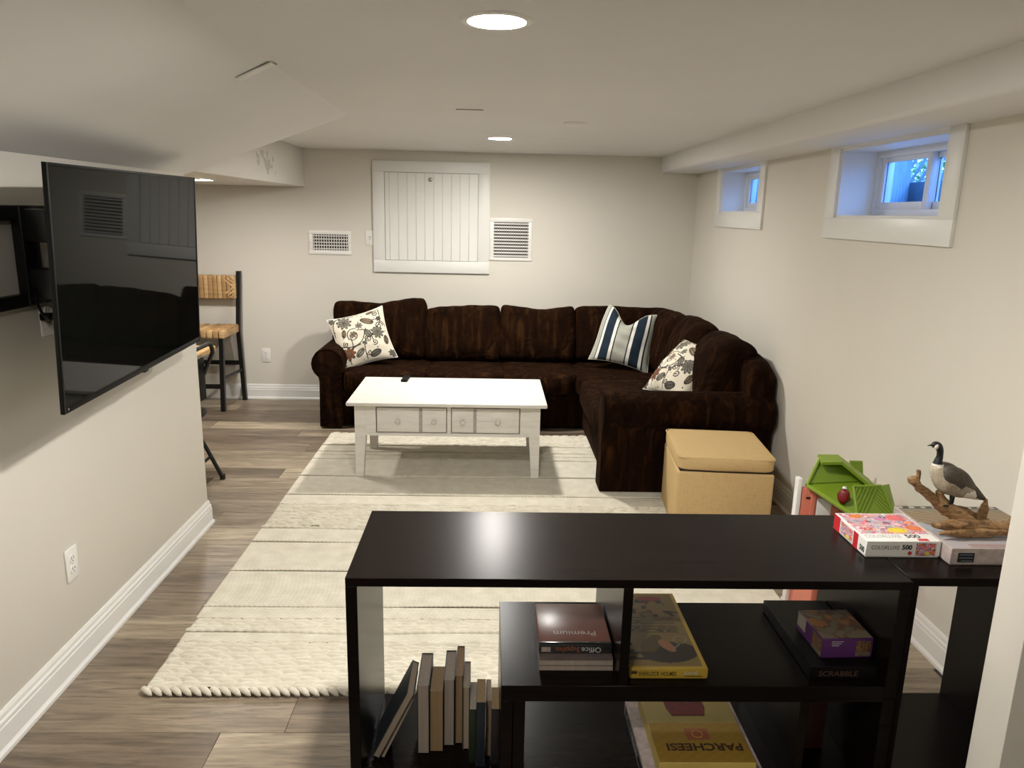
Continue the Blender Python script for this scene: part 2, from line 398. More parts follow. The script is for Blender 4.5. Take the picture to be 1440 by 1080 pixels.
# ---- window wells outside
def well(near, far, label):
    """near/far: plan points of the two flared corrugated sides"""
    t = thing('window_well', label, 'window well', (2.25, (near[0][1]+far[0][1])/2, 1.25)); loc = Vector(t.location)
    for p, q in (near, far):
        N = 110; P = np.zeros((N, 2, 3)); L = math.dist(p, q); nx, ny = -(q[1]-p[1])/L, (q[0]-p[0])/L
        for i in range(N):
            f = i/(N-1); w_ = .03*sin(f*L*2*pi/.12); P[i, :, 0] = p[0]+(q[0]-p[0])*f+nx*w_; P[i, :, 1] = p[1]+(q[1]-p[1])*f+ny*w_
            P[i, 0, 2] = 1.25; P[i, 1, 2] = 2.02
        o = link_mesh('corrugated_side', grid_mesh('corrugated_side', P-np.array(loc)), 'well', t); sm = o.modifiers.new('thick', 'SOLIDIFY'); sm.thickness = .004
    y0, y1 = near[1][1], far[1][1]
    for a, b in ((1.25, 1.43), (1.432, 1.612), (1.614, 1.85)): box('retaining_board', (2.53-loc.x, 2.57-loc.x, y0-loc.y, y1-loc.y, a-1.25, b-1.25), 'concrete', t, .004)
    box('gravel_bed', (XO-loc.x, 2.53-loc.x, near[0][1]-loc.y+.02, far[0][1]-loc.y-.02, .0, .06), 'concrete', t); return t
well(((XO, 2.78), (2.52, 2.55)), ((XO, 3.84), (2.52, 4.66)), 'blue-lit corrugated window well outside the nearer basement window')
well(((XO, 4.80), (2.52, 4.76)), ((XO, 5.76), (2.52, 6.95)), 'blue-lit corrugated window well outside the farther basement window')
def lattice(y0, y1, label):
    t = thing('lattice_screen', label, 'lattice', (2.75, (y0+y1)/2, 1.76)); w = y1-y0; h = .55; s = .11
    for sg in (1, -1):
        k = -h
        while k < w:
            p = [(max(k, 0), max(0, -k)), (min(k+h, w), min(h, w-k))]
            if p[1][0]-p[0][0] > .03:
                q = [(u-w/2 if sg > 0 else w/2-u, v) for u, v in p]
                bm = bmesh.new(); TUBE(bm, [(.006*sg, q[0][0], q[0][1]), (.006*sg, q[1][0], q[1][1])], .012, 4); obj('lattice_slat', bm, 'lattice', t)
            k += s
    return t
lattice(4.0, 5.9, 'weathered diagonal lattice beyond the nearer basement window')
def bush(c, r, n, label, seed):
    rnd = random.Random(seed); t = thing('garden_shrub', label, 'shrub', (c[0], c[1], 1.75))
    bm = bmesh.new()
    for i in range(n):
        p = Vector((rnd.gauss(0, r[0]), rnd.gauss(0, r[1]), abs(rnd.gauss(0, r[2]))+.02)); l = rnd.uniform(.03, .07)
        a = Vector((rnd.uniform(-1, 1), rnd.uniform(-1, 1), rnd.uniform(-.6, .9))).normalized(); b = a.orthogonal().normalized()*l*.4
        vs = [bm.verts.new(q) for q in (p, p+a*l*.5+b, p+a*l, p+a*l*.5-b)]; bm.faces.new(vs)
    o = obj('foliage', bm, 'leaf', t); o['kind'] = 'stuff'
    bm = bmesh.new()
    for i in range(7): TUBE(bm, [(0, 0, 0), (rnd.gauss(0, r[0]*.6), rnd.gauss(0, r[1]*.6), .3)], [.008, .003], 5)
    obj('stem', bm, 'drift', t); return t
bush((3.75, 6.1, 0), (.28, .75, .55), 4200, 'leafy green shrub behind the lattice, seen through the nearer window', 3)
struct(box('ground_outside', (2.57, 8, -3, 12, 1.5, 1.75), 'concrete'))

# ---- recessed lights
def downlight(x, y, z, label, lamp='lamp'):
    t = thing('recessed_light', label, 'ceiling light', (x, y, z), 0, 'recessed ceiling lights')
    lathe('trim_ring', [(.072, -.003), (.074, -.006), (.090, -.004), (.093, 0), (.072, 0)], 'plate', t, n=40)
    lathe('lens', [(.0, -.0062), (.050, -.0058), (.0725, -.003), (.0725, -.0015), (0, -.0015)], lamp, t, n=40)
downlight(.006, 2.036, CEIL, 'large round lit recessed ceiling light nearest the camera')
downlight(.047, 5.094, CEIL, 'round lit recessed ceiling light in front of the white wall hatch')
downlight(-1.915, 5.158, 1.79, 'lit recessed light in the dropped soffit beside the television edge', 'lampb')
downlight(-.35, .25, CEIL, 'recessed ceiling light above and behind the viewer', 'lampb')

# ================================================================== LARGE OBJECTS
# ---- rug
rug = thing('area_rug', 'cream woven wool rug with braided bands on the plank floor', 'rug', (0, 0, 0))
RX0, RX1, RT = -1.16, 1.28, .011
def flat_band(y0, y1):
    nx = 2; bm = BX(bmesh.new(), RX0, RX1, y0+.007, y1-.007, .001, RT, bev=.004, seg=2); return obj('flat_band', bm, 'twill', rug)
def chunky_band(y0, y1, roww, L, amp, base=.004, res=.0032):
    nx = int((RX1-RX0)/(res*1.15)); ny = max(6, int((y1-y0)/res))
    X, Y = np.meshgrid(np.linspace(RX0, RX1, nx), np.linspace(y0, y1, ny), indexing='ij')
    yw = Y + .006*np.sin(X*5.1) + .004*np.sin(X*13.7+1)
    j = np.floor((yw-y0)/roww); v = ((yw-y0)/roww - j)*2-1
    ph = (np.sin(j*91.7)*43.1) % 1; warp = .12*np.sin(X*9+j*2.1)
    u = ((X/L + ph + .28*v*np.where(j % 2 == 0, 1, -1) + warp) % 1)*2-1
    h = np.sqrt(np.clip(1-v**2, 0, 1))*np.sqrt(np.clip(1-np.abs(u)**3.5, 0, 1))
    cell = np.floor(X/L + ph + warp); h *= .75 + .35*((np.sin(cell*12.9+j*78.2)*437.5) % 1)
    Z = base + amp*h
    e = np.minimum(np.minimum(X-RX0, RX1-X)/.012, 1); Z = Z*np.clip(e, 0, 1)**.5 + .001
    P = np.stack([X, Y, Z], -1)
    o = link_mesh('braided_band', grid_mesh('braided_band', P), 'wool', rug); return o
def cord(y, r=.0065, L=.030, wob=.003, two=True):
    """twisted cord: ellipsoidal strands lying one after the other"""
    n = int((RX1-RX0)/L); ns = 7; N = n*6
    pts = []; rad = []
    for i in range(N+1):
        x = RX0 + (RX1-RX0)*i/N; ph = (i % 6)/6
        pts.append((x, y + wob*sin(x*3.1+y*7) + .5*wob*sin(x*8.3+y), RT+.0005 + (.0015 if two else .001)*sin(ph*2*pi)))
        k = .62 + .38*sin(pi*ph); rad.append((r*k, r*(.7+.3*k)))
    bm = TUBE(bmesh.new(), pts, rad, ns); obj('braided_cord', bm, 'wool', rug, 60)
chunky_band(2.285, 2.575, .0235, .066, .020, .002)
flat_band(2.575, 2.655); flat_band(2.655, 2.72) if False else chunky_band(2.655, 2.745, .0225, .055, .012, .004)
for a, b in ((2.745, 2.847), (2.847, 3.163), (3.163, 3.469), (3.469, 3.635)): flat_band(a, b)
chunky_band(3.645, 3.955, .0235, .062, .017, .002)
for a, b in ((3.955, 4.105), (4.105, 4.423), (4.423, 4.752), (4.752, 4.909), (4.909, 5.05)): flat_band(a, b)
chunky_band(5.05, 5.324, .0235, .062, .017, .002)
for yy in (2.655, 3.638): cord(yy, .010, .036, .009)
for yy in (2.847, 3.163, 3.469): cord(yy, .0055, .02, .004)
for yy in (4.105, 4.423, 4.752, 4.83, 4.909, 5.05): cord(yy, .0048, .02, .004)
box('backing', (RX0+.004, RX1-.004, 2.29, 5.318, .0005, .0025), 'backing', rug)
# thick plait along the near edge: one stitch after the other
bm = bmesh.new(); n = 74
for i in range(n):
    x = RX0 + (RX1-RX0)*(i+.5)/n; d = .0235
    TUBE(bm, [(x-d, 2.288, .013), (x-d*.6, 2.283, .017), (x, 2.273, .018), (x+d*.6, 2.263, .014), (x+d, 2.258, .008)], [.003, .0095, .0115, .0095, .003], 8)
obj('plaited_edge', bm, 'wool', rug, 70)

# ---- cushions
def cushion(name, c, size, rot, material, parent, k=6, crown=.12, n=22, seed=0, wr=.012, lift=(0, 0), sag=0, k2=0):
    """soft rounded block; size = full extents; rot = euler; lift raises the two upper corners"""
    bm = bmesh.new(); bmesh.ops.create_cube(bm, size=2)
    bmesh.ops.subdivide_edges(bm, edges=bm.edges[:], cuts=n-1, use_grid_fill=True)
    hs = Vector(size)/2; off = Vector((seed*3.7, seed*1.3, seed*2.1))
    for v in bm.verts:
        p = v.co.copy()
        if k2: q = ((abs(p.x)**k+abs(p.z)**k)**(k2/k)+abs(p.y)**k2)**(1/k2)
        else: q = (abs(p.x)**k+abs(p.y)**k+abs(p.z)**k)**(1/k)
        p /= q
        e = Vector((1+crown*(1-p.y**2)*(1-p.z**2)*.6, 1+crown*1.6*(1-p.x**2)*(1-p.z**2), 1+crown*.6*(1-p.x**2)*(1-p.y**2)))
        w = Vector((p.x*hs.x*e.x, p.y*hs.y*e.y, p.z*hs.z*e.z))
        t = max(0, p.z)
        w.z += t*(lift[0]*max(0, -p.x)+lift[1]*max(0, p.x)) - sag*(1-p.x**2)*max(0, p.z)
        nn = mnoise.noise_vector(w*5+off)*wr + mnoise.noise_vector(w*13+off)*wr*.45
        v.co = w + nn
    o = obj(name, bm, material, parent, 0); o.location = c; o.rotation_euler = rot
    return o
def piping_rect(name, o, size, k, material, r=.005):
    pass
# ---- sectional sofa
SOFA = (0.2, 5.9, 0)
sofa = thing('sectional_sofa', 'dark brown microsuede L-shaped sectional sofa in the room corner', 'sofa')
def slab(name, a, bev=.03, parent=sofa, seg=3): return box(name, a, 'sofa', parent, bev, seg)
slab('base', (-1.12, 1.66, 5.53, 6.30, .014, .29), .02); slab('base', (.72, 1.66, 4.34, 5.60, .014, .29), .02)
slab('front_rail', (-1.11, .74, 5.50, 5.56, .235, .30), .018); slab('front_rail', (.685, .74, 4.36, 5.55, .235, .30), .018)
slab('back_frame', (-1.22, 1.68, 6.10, 6.335, .014, .80), .05)
bm = bmesh.new(); R = []
for yy, zt, sh in ((4.20, .71, .03), (4.215, .745, .012), (4.24, .765, 0), (4.34, .805, 0), (4.5, .825, 0), (5.2, .835, 0), (6.0, .81, 0), (6.32, .80, 0)):
    R.append([(1.50+sh, yy, .014), (1.50+sh, yy, zt-.06), (1.515+sh, yy, zt-.02), (1.55, yy, zt), (1.62, yy, zt), (1.66-sh, yy, zt-.02), (1.68-sh, yy, zt-.06), (1.68-sh, yy, .014)])
obj('back_frame', rings(bm, R), 'sofa', sofa, 60)
def roll_profile(r=.118, cz=.500, w=.085, z0=.014):
    """rolled-arm outline in (u, z); +u is the outer side"""
    P = [(-w, z0), (w-.005, z0), (w-.012, .36), (w-.005, cz-r*.86)]
    for i in range(15):
        a = -.95 + (pi+1.5)*i/14; P.append((.015+r*cos(a), cz+r*sin(a)*1.0))
    P.append((-w, cz-r*.55)); return P
def arm(name, place, l0, l1):
    prof = roll_profile(); R = []; cx, cz = 0, .40
    for l, s in ((l0, .90), (l0+.006, .955), (l0+.02, .99), (l0+.04, 1), (l1, 1)):
        R.append([place(cx+(u-cx)*s, l, .014 if z < .02 else cz+(z-cz)*s) for u, z in prof])
    o = obj(name, rings(bmesh.new(), R), 'sofa', sofa, 45)
    return o
arm('arm', lambda u, l, z: (-1.185-u*1.0, l, z), 5.47, 6.28)
arm('arm', lambda u, l, z: (l, 4.27-u*1.0, z), .665, 1.66)
# welt around each arm front
for pl, l in ((lambda u, z: (-1.185-u, 5.474, z), 0), (lambda u, z: (.669, 4.27-u, z), 0)):
    prof = roll_profile(); pts = [pl(u*.955, .40+(z-.40)*.955 if z > .02 else .02) for u, z in prof]
    tube('arm_piping', pts, .006, 'sofa', sofa, 6, True)
for i, (a, b) in enumerate(((-1.095, -.475), (-.470, .098), (.103, .665))):
    cushion('seat_cushion', ((a+b)/2, 5.79, .365), (b-a+.012, .66, .165), (0, 0, 0), 'sofa', sofa, 9, .10, 20, 11+i, .007)
cushion('seat_cushion', (1.04, 5.74, .365), (.76, .80, .16), (0, 0, 0), 'sofa', sofa, 9, .10, 20, 15, .007)
cushion('seat_cushion', (1.045, 4.86, .372), (.77, .93, .175), (0, 0, 0), 'sofa', sofa, 9, .10, 22, 16, .009)
T = radians(-13)
cushion('back_cushion', (-.885, 6.02, .675), (.72, .20, .44), (T, 0, 0), 'sofa', sofa, 16, .10, 26, 1, .014, (.005, .05), .012, 4)
cushion('back_cushion', (-.215, 6.00, .655), (.585, .20, .42), (T, 0, 0), 'sofa', sofa, 16, .10, 26, 2, .012, (-.005, .03), 0, 4)
cushion('back_cushion', (.385, 6.00, .665), (.585, .20, .43), (T, 0, 0), 'sofa', sofa, 16, .10, 26, 3, .011, (.02, .03), .025, 4)
cushion('back_cushion', (1.06, 6.04, .670), (.74, .20, .43), (T, 0, 0), 'sofa', sofa, 16, .08, 26, 4, .009, (0, 0), 0, 4)
# cushions of the right-hand run lean against the right back (rotated so their face looks to -X)
def rcush(c, w, t, h, tilt, rz, seed, lift=(0, 0)):
    o = cushion('back_cushion', c, (w, t, h), (0, 0, 0), 'sofa', sofa, 10, .14, 26, seed, .016, lift, 0, 3.5)
    o.rotation_euler = (Matrix.Rotation(rz, 3, 'Z') @ Matrix.Rotation(tilt, 3, 'X')).to_euler()
rcush((1.36, 5.64, .680), .54, .20, .45, radians(-14), -pi/2+.15, 5)
rcush((1.40, 5.14, .685), .50, .22, .47, radians(-16), -pi/2+.05, 6)
rcush((1.455, 4.62, .665), .50, .29, .45, radians(-20), -pi/2-.02, 7)

# ---- coffee table
ct = thing('coffee_table', 'whitewashed wooden coffee table with small drawers on the cream rug', 'coffee table', (-.248, 4.71, .0135))
def cbx(name, x0, x1, y0, y1, z0, z1, bev=.002, parent=ct, material='antique'):
    return box(name, (x0+.248, x1+.248, y0-4.71, y1-4.71, z0-.0135, z1-.0135), material, parent, bev)
cbx('table_top', -.852, .354, 4.348, 5.07, .474, .497, .007)
for sx, xo in ((-1, -.812), (1, .316)):
    for sy, yo in ((-1, 4.408), (1, 5.01)):
        s = .066; R = []
        for z, k in ((.0135, .72), (.12, .82), (.28, 1), (.474, 1)):
            x0, x1 = (xo, xo+s*k) if sx < 0 else (xo-s*k, xo); y0, y1 = (yo, yo+s*k) if sy < 0 else (yo-s*k, yo)
            if sx < 0: x0, x1 = xo+s-s*k if False else xo, xo+s*k
            R.append([(x+.248, y-4.71, z-.0135) for x, y in ((x0, y0), (x1, y0), (x1, y1), (x0, y1))])
        o = obj('leg', rings(bmesh.new(), R), 'antique', ct)
boxes('apron', [(a+.248, b+.248, c-4.71, d-4.71, e-.0135, f-.0135) for a, b, c, d, e, f in (
    (-.746, -.684, 4.414, 4.45, .292, .474), (.194, .250, 4.414, 4.45, .292, .474), (-.684, .194, 4.416, 4.45, .458, .474), (-.684, .194, 4.416, 4.45, .276, .294),
    (-.746, .250, 4.455, 4.47, .292, .474), (-.80, -.78, 4.47, 4.95, .292, .474), (.285, .305, 4.47, 4.95, .292, .474), (-.746, .25, 4.985, 5.0, .292, .474),
    (-.746, .250, 4.410, 4.45, .276, .292), (-.252, -.228, 4.414, 4.45, .294, .458), (-.78, .285, 4.45, 4.99, .280, .290))], 'antique', ct)
for x0, x1, xm, order in ((-.680, -.255, -.412, 0), (-.225, .190, -.082, 1)):
    d = cbx('drawer', x0, x1, 4.4145, 4.44, .298, .455, .002, ct, 'grooveshade')
    for a, b in ((x0, xm-.006), (xm+.006, x1)):
        p = cbx('drawer_panel', a+.004, b-.004, 4.408, 4.418, .301, .452, .002, d)
        big = (b-a) > .2; cx = (a+b)/2
        lathe('knob', [(.0, -.030), (.011, -.029), (.0165, -.023), (.0165, -.018), (.009, -.011), (.008, -.003), (.013, 0)], 'antiqued', d, (cx+.248, 4.411-4.71, .372-.0135), 'y', 16)
rem = thing('remote_control', 'small black remote control lying on the white coffee table', 'remote', (-.565, 5.00, .4975), radians(-3))
box('body', (-.022, .022, -.085, .085, 0, .016), 'blackp', rem, .005)
for i in range(3):
    for j in range(6): box('button', (-.014+.010*i, -.007+.010*i, -.055+.015*j, -.047+.015*j, .0135, .0158), 'dark', rem)
lathe('button_ring', [(.012, .0138), (.012, .0155), (.007, .0155), (.007, .0138)], 'plate', rem, (0, .05, 0))
box('end_cap', (-.018, .018, .066, .0755, .003, .0145), 'chrome', rem, .002)

# ---- ottoman
ot = thing('storage_ottoman', 'straw-coloured square linen storage ottoman beside the sofa arm', 'ottoman', (1.232, 3.822, .013), radians(-5.4))
a, b = .2425, .2575
box('body', (-a, a, -b, b, 0, .345), 'linen', ot, .014, 3)
cushion('lid', (0, 0, .388), (2*a+.004, 2*b+.004, .076), (0, 0, 0), 'linen', ot, 11, .035, 20, 2, .002)
bm = bmesh.new(); rr = .03; c = []
for sx, sy, a0 in ((1, 1, 0), (-1, 1, 90), (-1, -1, 180), (1, -1, 270)):
    for q in range(5): an = radians(a0+q*22.5); c.append((sx*(a-rr)+rr*cos(an), sy*(b-rr)+rr*sin(an), .418))
TUBE(bm, c, .004, 6, True); obj('lid_piping', bm, 'linen', ot, 60)
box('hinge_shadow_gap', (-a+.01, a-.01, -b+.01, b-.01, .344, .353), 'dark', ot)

# ---- television
tv = thing('television', 'wide black flat television mounted on the left wall', 'television', (-1.256, 2.754, 1.377))
al, ti, ro = -.058, .040, .008
u = Vector((sin(al), cos(al), 0)); nn = Vector((cos(al), -sin(al), 0)); upv = Vector((0, 0, 1))*cos(ti) + nn*sin(ti)
nrm = u.cross(upv)
u2 = u*cos(ro)+upv*sin(ro); up3 = -u*sin(ro)+upv*cos(ro); n2 = u2.cross(up3)
mm = Matrix((u2, up3, n2)).transposed().to_4x4(); mm.translation = tv.location; tv.matrix_world = mm
TW, TH = 1.235, .710
boxes('bezel', [(-TW/2, -TW/2+.010, -TH/2, TH/2, -.010, .003), (TW/2-.010, TW/2, -TH/2, TH/2, -.010, .003), (-TW/2+.01, TW/2-.01, TH/2-.010, TH/2, -.010, .003), (-TW/2+.01, TW/2-.01, -TH/2, -TH/2+.020, -.010, .003)], 'blackp', tv, .0015)
box('screen', (-TW/2+.010, TW/2-.010, -TH/2+.020, TH/2-.010, -.004, .001), 'screen', tv)
box('back_cover', (-TW/2+.05, TW/2-.05, -TH/2+.05, TH/2-.05, -.03, -.005), 'blackp', tv)
box('electronics_housing', (-.40, .40, -.28, .10, -.062, -.03), 'blackp', tv, .01)
box('sensor_bump', (-.018, .018, -TH/2-.007, -TH/2+.002, -.015, .002), 'blackp', tv, .002)
lathe('power_light', [(0, .0045), (.004, .004), (.004, .0028)], 'chrome', tv, (-TW/2+.022, -TH/2+.012, 0), 'z', 10)

# ---- television mount
tm = thing('television_mount', 'black articulated steel arm mount between wall and television', 'bracket', (XL, 2.42, 1.46))
def tb(name, x0, x1, y0, y1, z0, z1, bev=.003): return box(name, (x0, x1, y0-2.42, y1-2.42, z0-1.46, z1-1.46), 'black', tm, bev)
tb('wall_rail', .001, .030, 2.10, 2.58, 1.565, 1.610); tb('wall_rail', .001, .030, 2.10, 2.58, 1.305, 1.345)
tb('wall_upright', .004, .036, 2.345, 2.43, 1.31, 1.61); tb('wall_upright', .004, .036, 2.12, 2.20, 1.31, 1.61)
tb('pivot_block', .03, .10, 2.36, 2.43, 1.50, 1.60, .008); tb('pivot_block', .03, .10, 2.36, 2.43, 1.325, 1.42, .008)
for z in (1.52, 1.365):
    tube('swing_arm', [(.065, -.03, z-1.46+.02), (.075, .20, z-1.46+.02), (.09, .40, z-1.46+.02)], .019, 'black', tm, 8)
tb('television_plate', .070, .105, 2.55, 2.95, 1.30, 1.46); tb('hub', .05, .10, 2.72, 2.86, 1.34, 1.57, .006)
for i in range(2): tb('slot_plate', .030, .033, 2.45+.045*i, 2.478+.045*i, 1.583, 1.592, 0).data.materials[0] = M['chrome']

# ---- outlets and switches
def outlet(name, label, loc, rot, gangs=1, w=.072, h=.118, kind='duplex'):
    t = thing(name, label, 'light switch' if kind == 'switch' else 'outlet', loc); t.rotation_euler = (0, 0, rot)   # local -Y faces the room
    W2 = w*.5*(1 if gangs == 1 else 1.65)
    box('cover_plate', (-W2, W2, -.006, 0, -h/2, h/2), 'plate', t, .002)
    for g in range(gangs):
        gx = 0 if gangs == 1 else (-.023+.046*g)
        if kind == 'switch':
            box('toggle', (gx-.005, gx+.005, -.014, -.005, -.012, .006), 'plate', t, .002); box('toggle_slot', (gx-.007, gx+.007, -.0068, -.0055, -.014, .014), 'paper2', t)
            continue
        for s in (1, -1):
            r = lathe('receptacle', [(.0, -.0085), (.0165, -.0085), (.017, -.006), (0, -.0055)], 'plate', t, (gx, 0, s*.0195), 'y', 20)
            boxes('slot', [(gx-.0075, gx-.0055, -.0092, -.008, s*.0195-.001, s*.0195+.008), (gx+.0055, gx+.0075, -.0092, -.008, s*.0195-.001, s*.0195+.007), (gx-.002, gx+.002, -.0092, -.008, s*.0195-.010, s*.0195-.006)], 'dark', r)
        lathe('screw', [(0, -.0075), (.003, -.007), (.003, -.0055)], 'chrome', t, (gx, 0, 0), 'y', 8)
    return t
outlet('wall_outlet', 'white duplex outlet low on the left wall above the baseboard', (XL, 2.452, .392), pi/2)
outlet('wall_outlet', 'white duplex outlet on the back wall left of the sofa arm', (-1.911, YB, .384), 0)
outlet('wall_outlet', 'white double outlet plate behind the television with a plugged cord', (XL, 2.497, 1.255), pi/2, 2)
outlet('light_switch', 'white light switch partly behind the wall hatch frame', (-1.006, YB, 1.39), 0, 1, .072, .118, 'switch')
pc = thing('power_cord', 'black power cord plugged into the outlet behind the television', 'cord', (XL+.008, 2.435, 1.262))
box('plug', (.002, .035, -.014, .014, -.012, .012), 'blackp', pc, .004)
tube('cable', [(.033, 0, 0), (.045, -.03, -.012), (.05, -.075, .02), (.045, -.095, .065), (.04, -.07, .10), (.06, .0, .11), (.075, .10, .10), (.085, .2, .09)], .0045, 'blackp', pc, 8)
tube('cable', [(.033, .004, -.002), (.07, .02, -.045), (.10, .10, -.06), (.12, .2, -.02)], .0042, 'blackp', pc, 8)

# ---- wall hatch
ht = thing('wall_hatch', 'white beadboard access hatch framed on the back wall', 'hatch', (-.495, YB, 1.563))
HX0, HX1, HZ0, HZ1, fw_ = -.48, .48, -.45, .447, .095
box('frame_board', (HX0, HX1, -.022, 0, HZ1-.088, HZ1), 'hatchw', ht, .002); box('frame_board', (HX0, HX1, -.022, 0, HZ0, HZ0+.098), 'hatchw', ht, .002)
box('frame_board', (HX0, HX0+fw_, -.022, 0, HZ0+.098, HZ1-.088), 'hatchw', ht, .001); box('frame_board', (HX1-fw_, HX1, -.022, 0, HZ0+.098, HZ1-.088), 'hatchw', ht, .001)
box('door_core', (HX0+fw_+.002, HX1-fw_-.002, -.012, 0, HZ0+.100, HZ1-.090), 'hatchw', ht); box('door_gap', (HX0+fw_, HX1-fw_, -.006, 0, HZ0+.098, HZ1-.088), 'dark', ht)
x = HX0+fw_+.004; xe = HX1-fw_-.004; ns = 10; sw = (xe-x-.036)/ns; edges = [x, x+.036] + [x+.036+sw*(i+1) for i in range(ns)]
for a, b in zip(edges[:-1], edges[1:]):
    box('beadboard_strip', (a+.0008, b-.0008, -.017, -.006, HZ0+.1015, HZ1-.0915), 'hatchw', ht, .0022, 1)
lathe('knob', [(.0, -.030), (.012, -.029), (.017, -.024), (.014, -.018), (.009, -.016), (.011, -.014)], 'chrome', ht, (-.008, 0, HZ1-.142), 'y', 16)

# ---- air vents
def vent(name, label, x0, x1, z0, z1, ix0, ix1, iz0, iz1, nv, nh, pale):
    t = thing(name, label, 'air vent', ((x0+x1)/2, YB, (z0+z1)/2)); cx, cz = t.location.x, t.location.z
    def b(n, a, mt, bev=0): return box(n, (a[0]-cx, a[1]-cx, a[2], a[3], a[4]-cz, a[5]-cz), mt, t, bev)
    boxes('vent_frame', [(p[0]-cx, p[1]-cx, -.010, 0, p[2]-cz, p[3]-cz) for p in ((x0, x1, iz1, z1), (x0, x1, z0, iz0), (x0, ix0, iz0, iz1), (ix1, x1, iz0, iz1))], 'plate', t, .0015)
    b('vent_throat', (ix0, ix1, -.0015, 0, iz0, iz1), 'dark')
    for i in range(nh):
        z = iz0 + (iz1-iz0)*(i+.5)/nh
        bm = bmesh.new(); BX(bm, ix0-cx, ix1-cx, -.0008, .0008, -.0062 if pale else -.004, .0062 if pale else .004)
        bmesh.ops.rotate(bm, cent=(0, 0, 0), matrix=Matrix.Rotation(radians(-28 if pale else -20), 3, 'X'), verts=bm.verts[:])
        bmesh.ops.translate(bm, vec=(0, -.0062, z-cz), verts=bm.verts[:]); obj('vane', bm, 'plate', t)
    for i in range(nv):
        xx = ix0 + (ix1-ix0)*(i+.5)/nv
        b('blade', (xx-.0024 if pale else xx-.0032, xx+.0024 if pale else xx+.0032, -.0135, -.0045 if pale else -.0095, iz0, iz1), 'plateg' if pale else 'platew')
    for s in (x0+.012, x1-.012): lathe('screw', [(0, -.0115), (.003, -.011), (.003, -.009)], 'chrome', t, (s-cx, 0, 0), 'y', 8)
vent('supply_register', 'small wide white air register with dark openings, left of the hatch', -1.509, -1.160, 1.248, 1.442, -1.477, -1.187, 1.282, 1.412, 14, 5, False)
vent('return_grille', 'square white return-air grille touching the right side of the hatch', -.012, .342, 1.226, 1.574, .021, .310, 1.252, 1.542, 15, 11, True)

# ---- small ceiling items
t = thing('ceiling_cover', 'small round flush cover on the ceiling right of the far light', 'cover plate', (.436, 4.171, CEIL))
lathe('cover_disc', [(0, -.013), (.052, -.012), (.062, -.004), (.062, 0), (0, 0)], 'plate', t); lathe('screw', [(0, -.008), (.004, -.007), (.004, -.005)], 'chrome', t, (.03, 0, 0), n=8)
t = thing('ceiling_slot', 'thin dark slotted plate flush with the ceiling, left of the far light', 'vent', (-.11, 3.742, CEIL))
box('slot_plate', (-.065, .065, -.012, .012, -.004, 0), 'ceiling', t, .001); box('slot', (-.064, .064, -.0125, -.010, -.0042, -.001), 'paper2', t)
t = thing('ceiling_strip', 'short white trim strip stuck at the sloped ceiling crease', 'trim strip', (-.79, 2.695, 2.0655)); t.rotation_euler = (0, radians(-24.8), 0)
box('strip', (-.072, .068, -.024, .024, -.005, 0), 'trim', t, .001); box('strip_end', (.060, .068, -.022, .022, -.0056, -.0045), 'paper2', t)

# ---- bookcases
def panel(name, a, parent, o): return box(name, (a[0]-o[0], a[1]-o[0], a[2]-o[1], a[3]-o[1], a[4]-o[2], a[5]-o[2]), 'esp', parent, .0012, 1)
Y0, Y1 = 1.768, 2.213; O = (.379, 1.99, 0)
bc = thing('low_bookcase', 'long low espresso bookcase with stepped shelves behind which the rug shows', 'bookcase', O)
for n_, a in (('top_panel', (-.361, 1.119, Y0, Y1, .676, .70)), ('side_panel', (-.361, -.331, Y0, Y1, 0, .676)), ('side_panel', (1.085, 1.119, Y0, Y1, 0, .676)),
    ('bottom_panel', (-.331, 1.085, Y0, Y1, .02, .05)), ('plinth', (-.331, 1.085, Y0+.03, Y0+.045, 0, .02)),
    ('middle_shelf', (.045, 1.085, Y0, Y1, .342, .390)), ('divider', (.358, .384, Y0, Y1, .390, .676)),
    ('lower_divider', (.045, .077, Y0, Y1, .05, .342)), ('lower_divider', (.079, .111, Y0+.002, Y1, .05, .342)), ('lower_divider', (.86, .886, Y0+.004, Y1, .05, .342))):
    panel(n_, a, bc, O)
lathe('shelf_pin', [(0, 0), (.004, 0), (.004, .008), (0, .008)], 'chrome', bc, (.111-O[0], 1.99-O[1], .17), 'x', 10)
for xx in (-.322, 1.075): lathe('cam_fitting', [(0, -.004), (.006, -.004), (.006, 0), (0, 0)], 'dark', bc, (xx-O[0], 1.80-O[1], .676), 'z', 10)
O2 = (1.35, 2.0, 0)
bc2 = thing('bookcase_unit', 'narrow open espresso shelf unit at the end of the long bookcase', 'bookcase', O2)
for n_, a in (('top_panel', (1.1215, 1.60, 1.790, Y1, .676, .70)), ('side_panel', (1.1215, 1.150, 1.790, Y1, 0, .676)), ('side_panel', (1.548, 1.60, 1.790, Y1, 0, .676)), ('bottom_panel', (1.150, 1.548, 1.790, Y1, .03, .058))):
    panel(n_, a, bc2, O2)

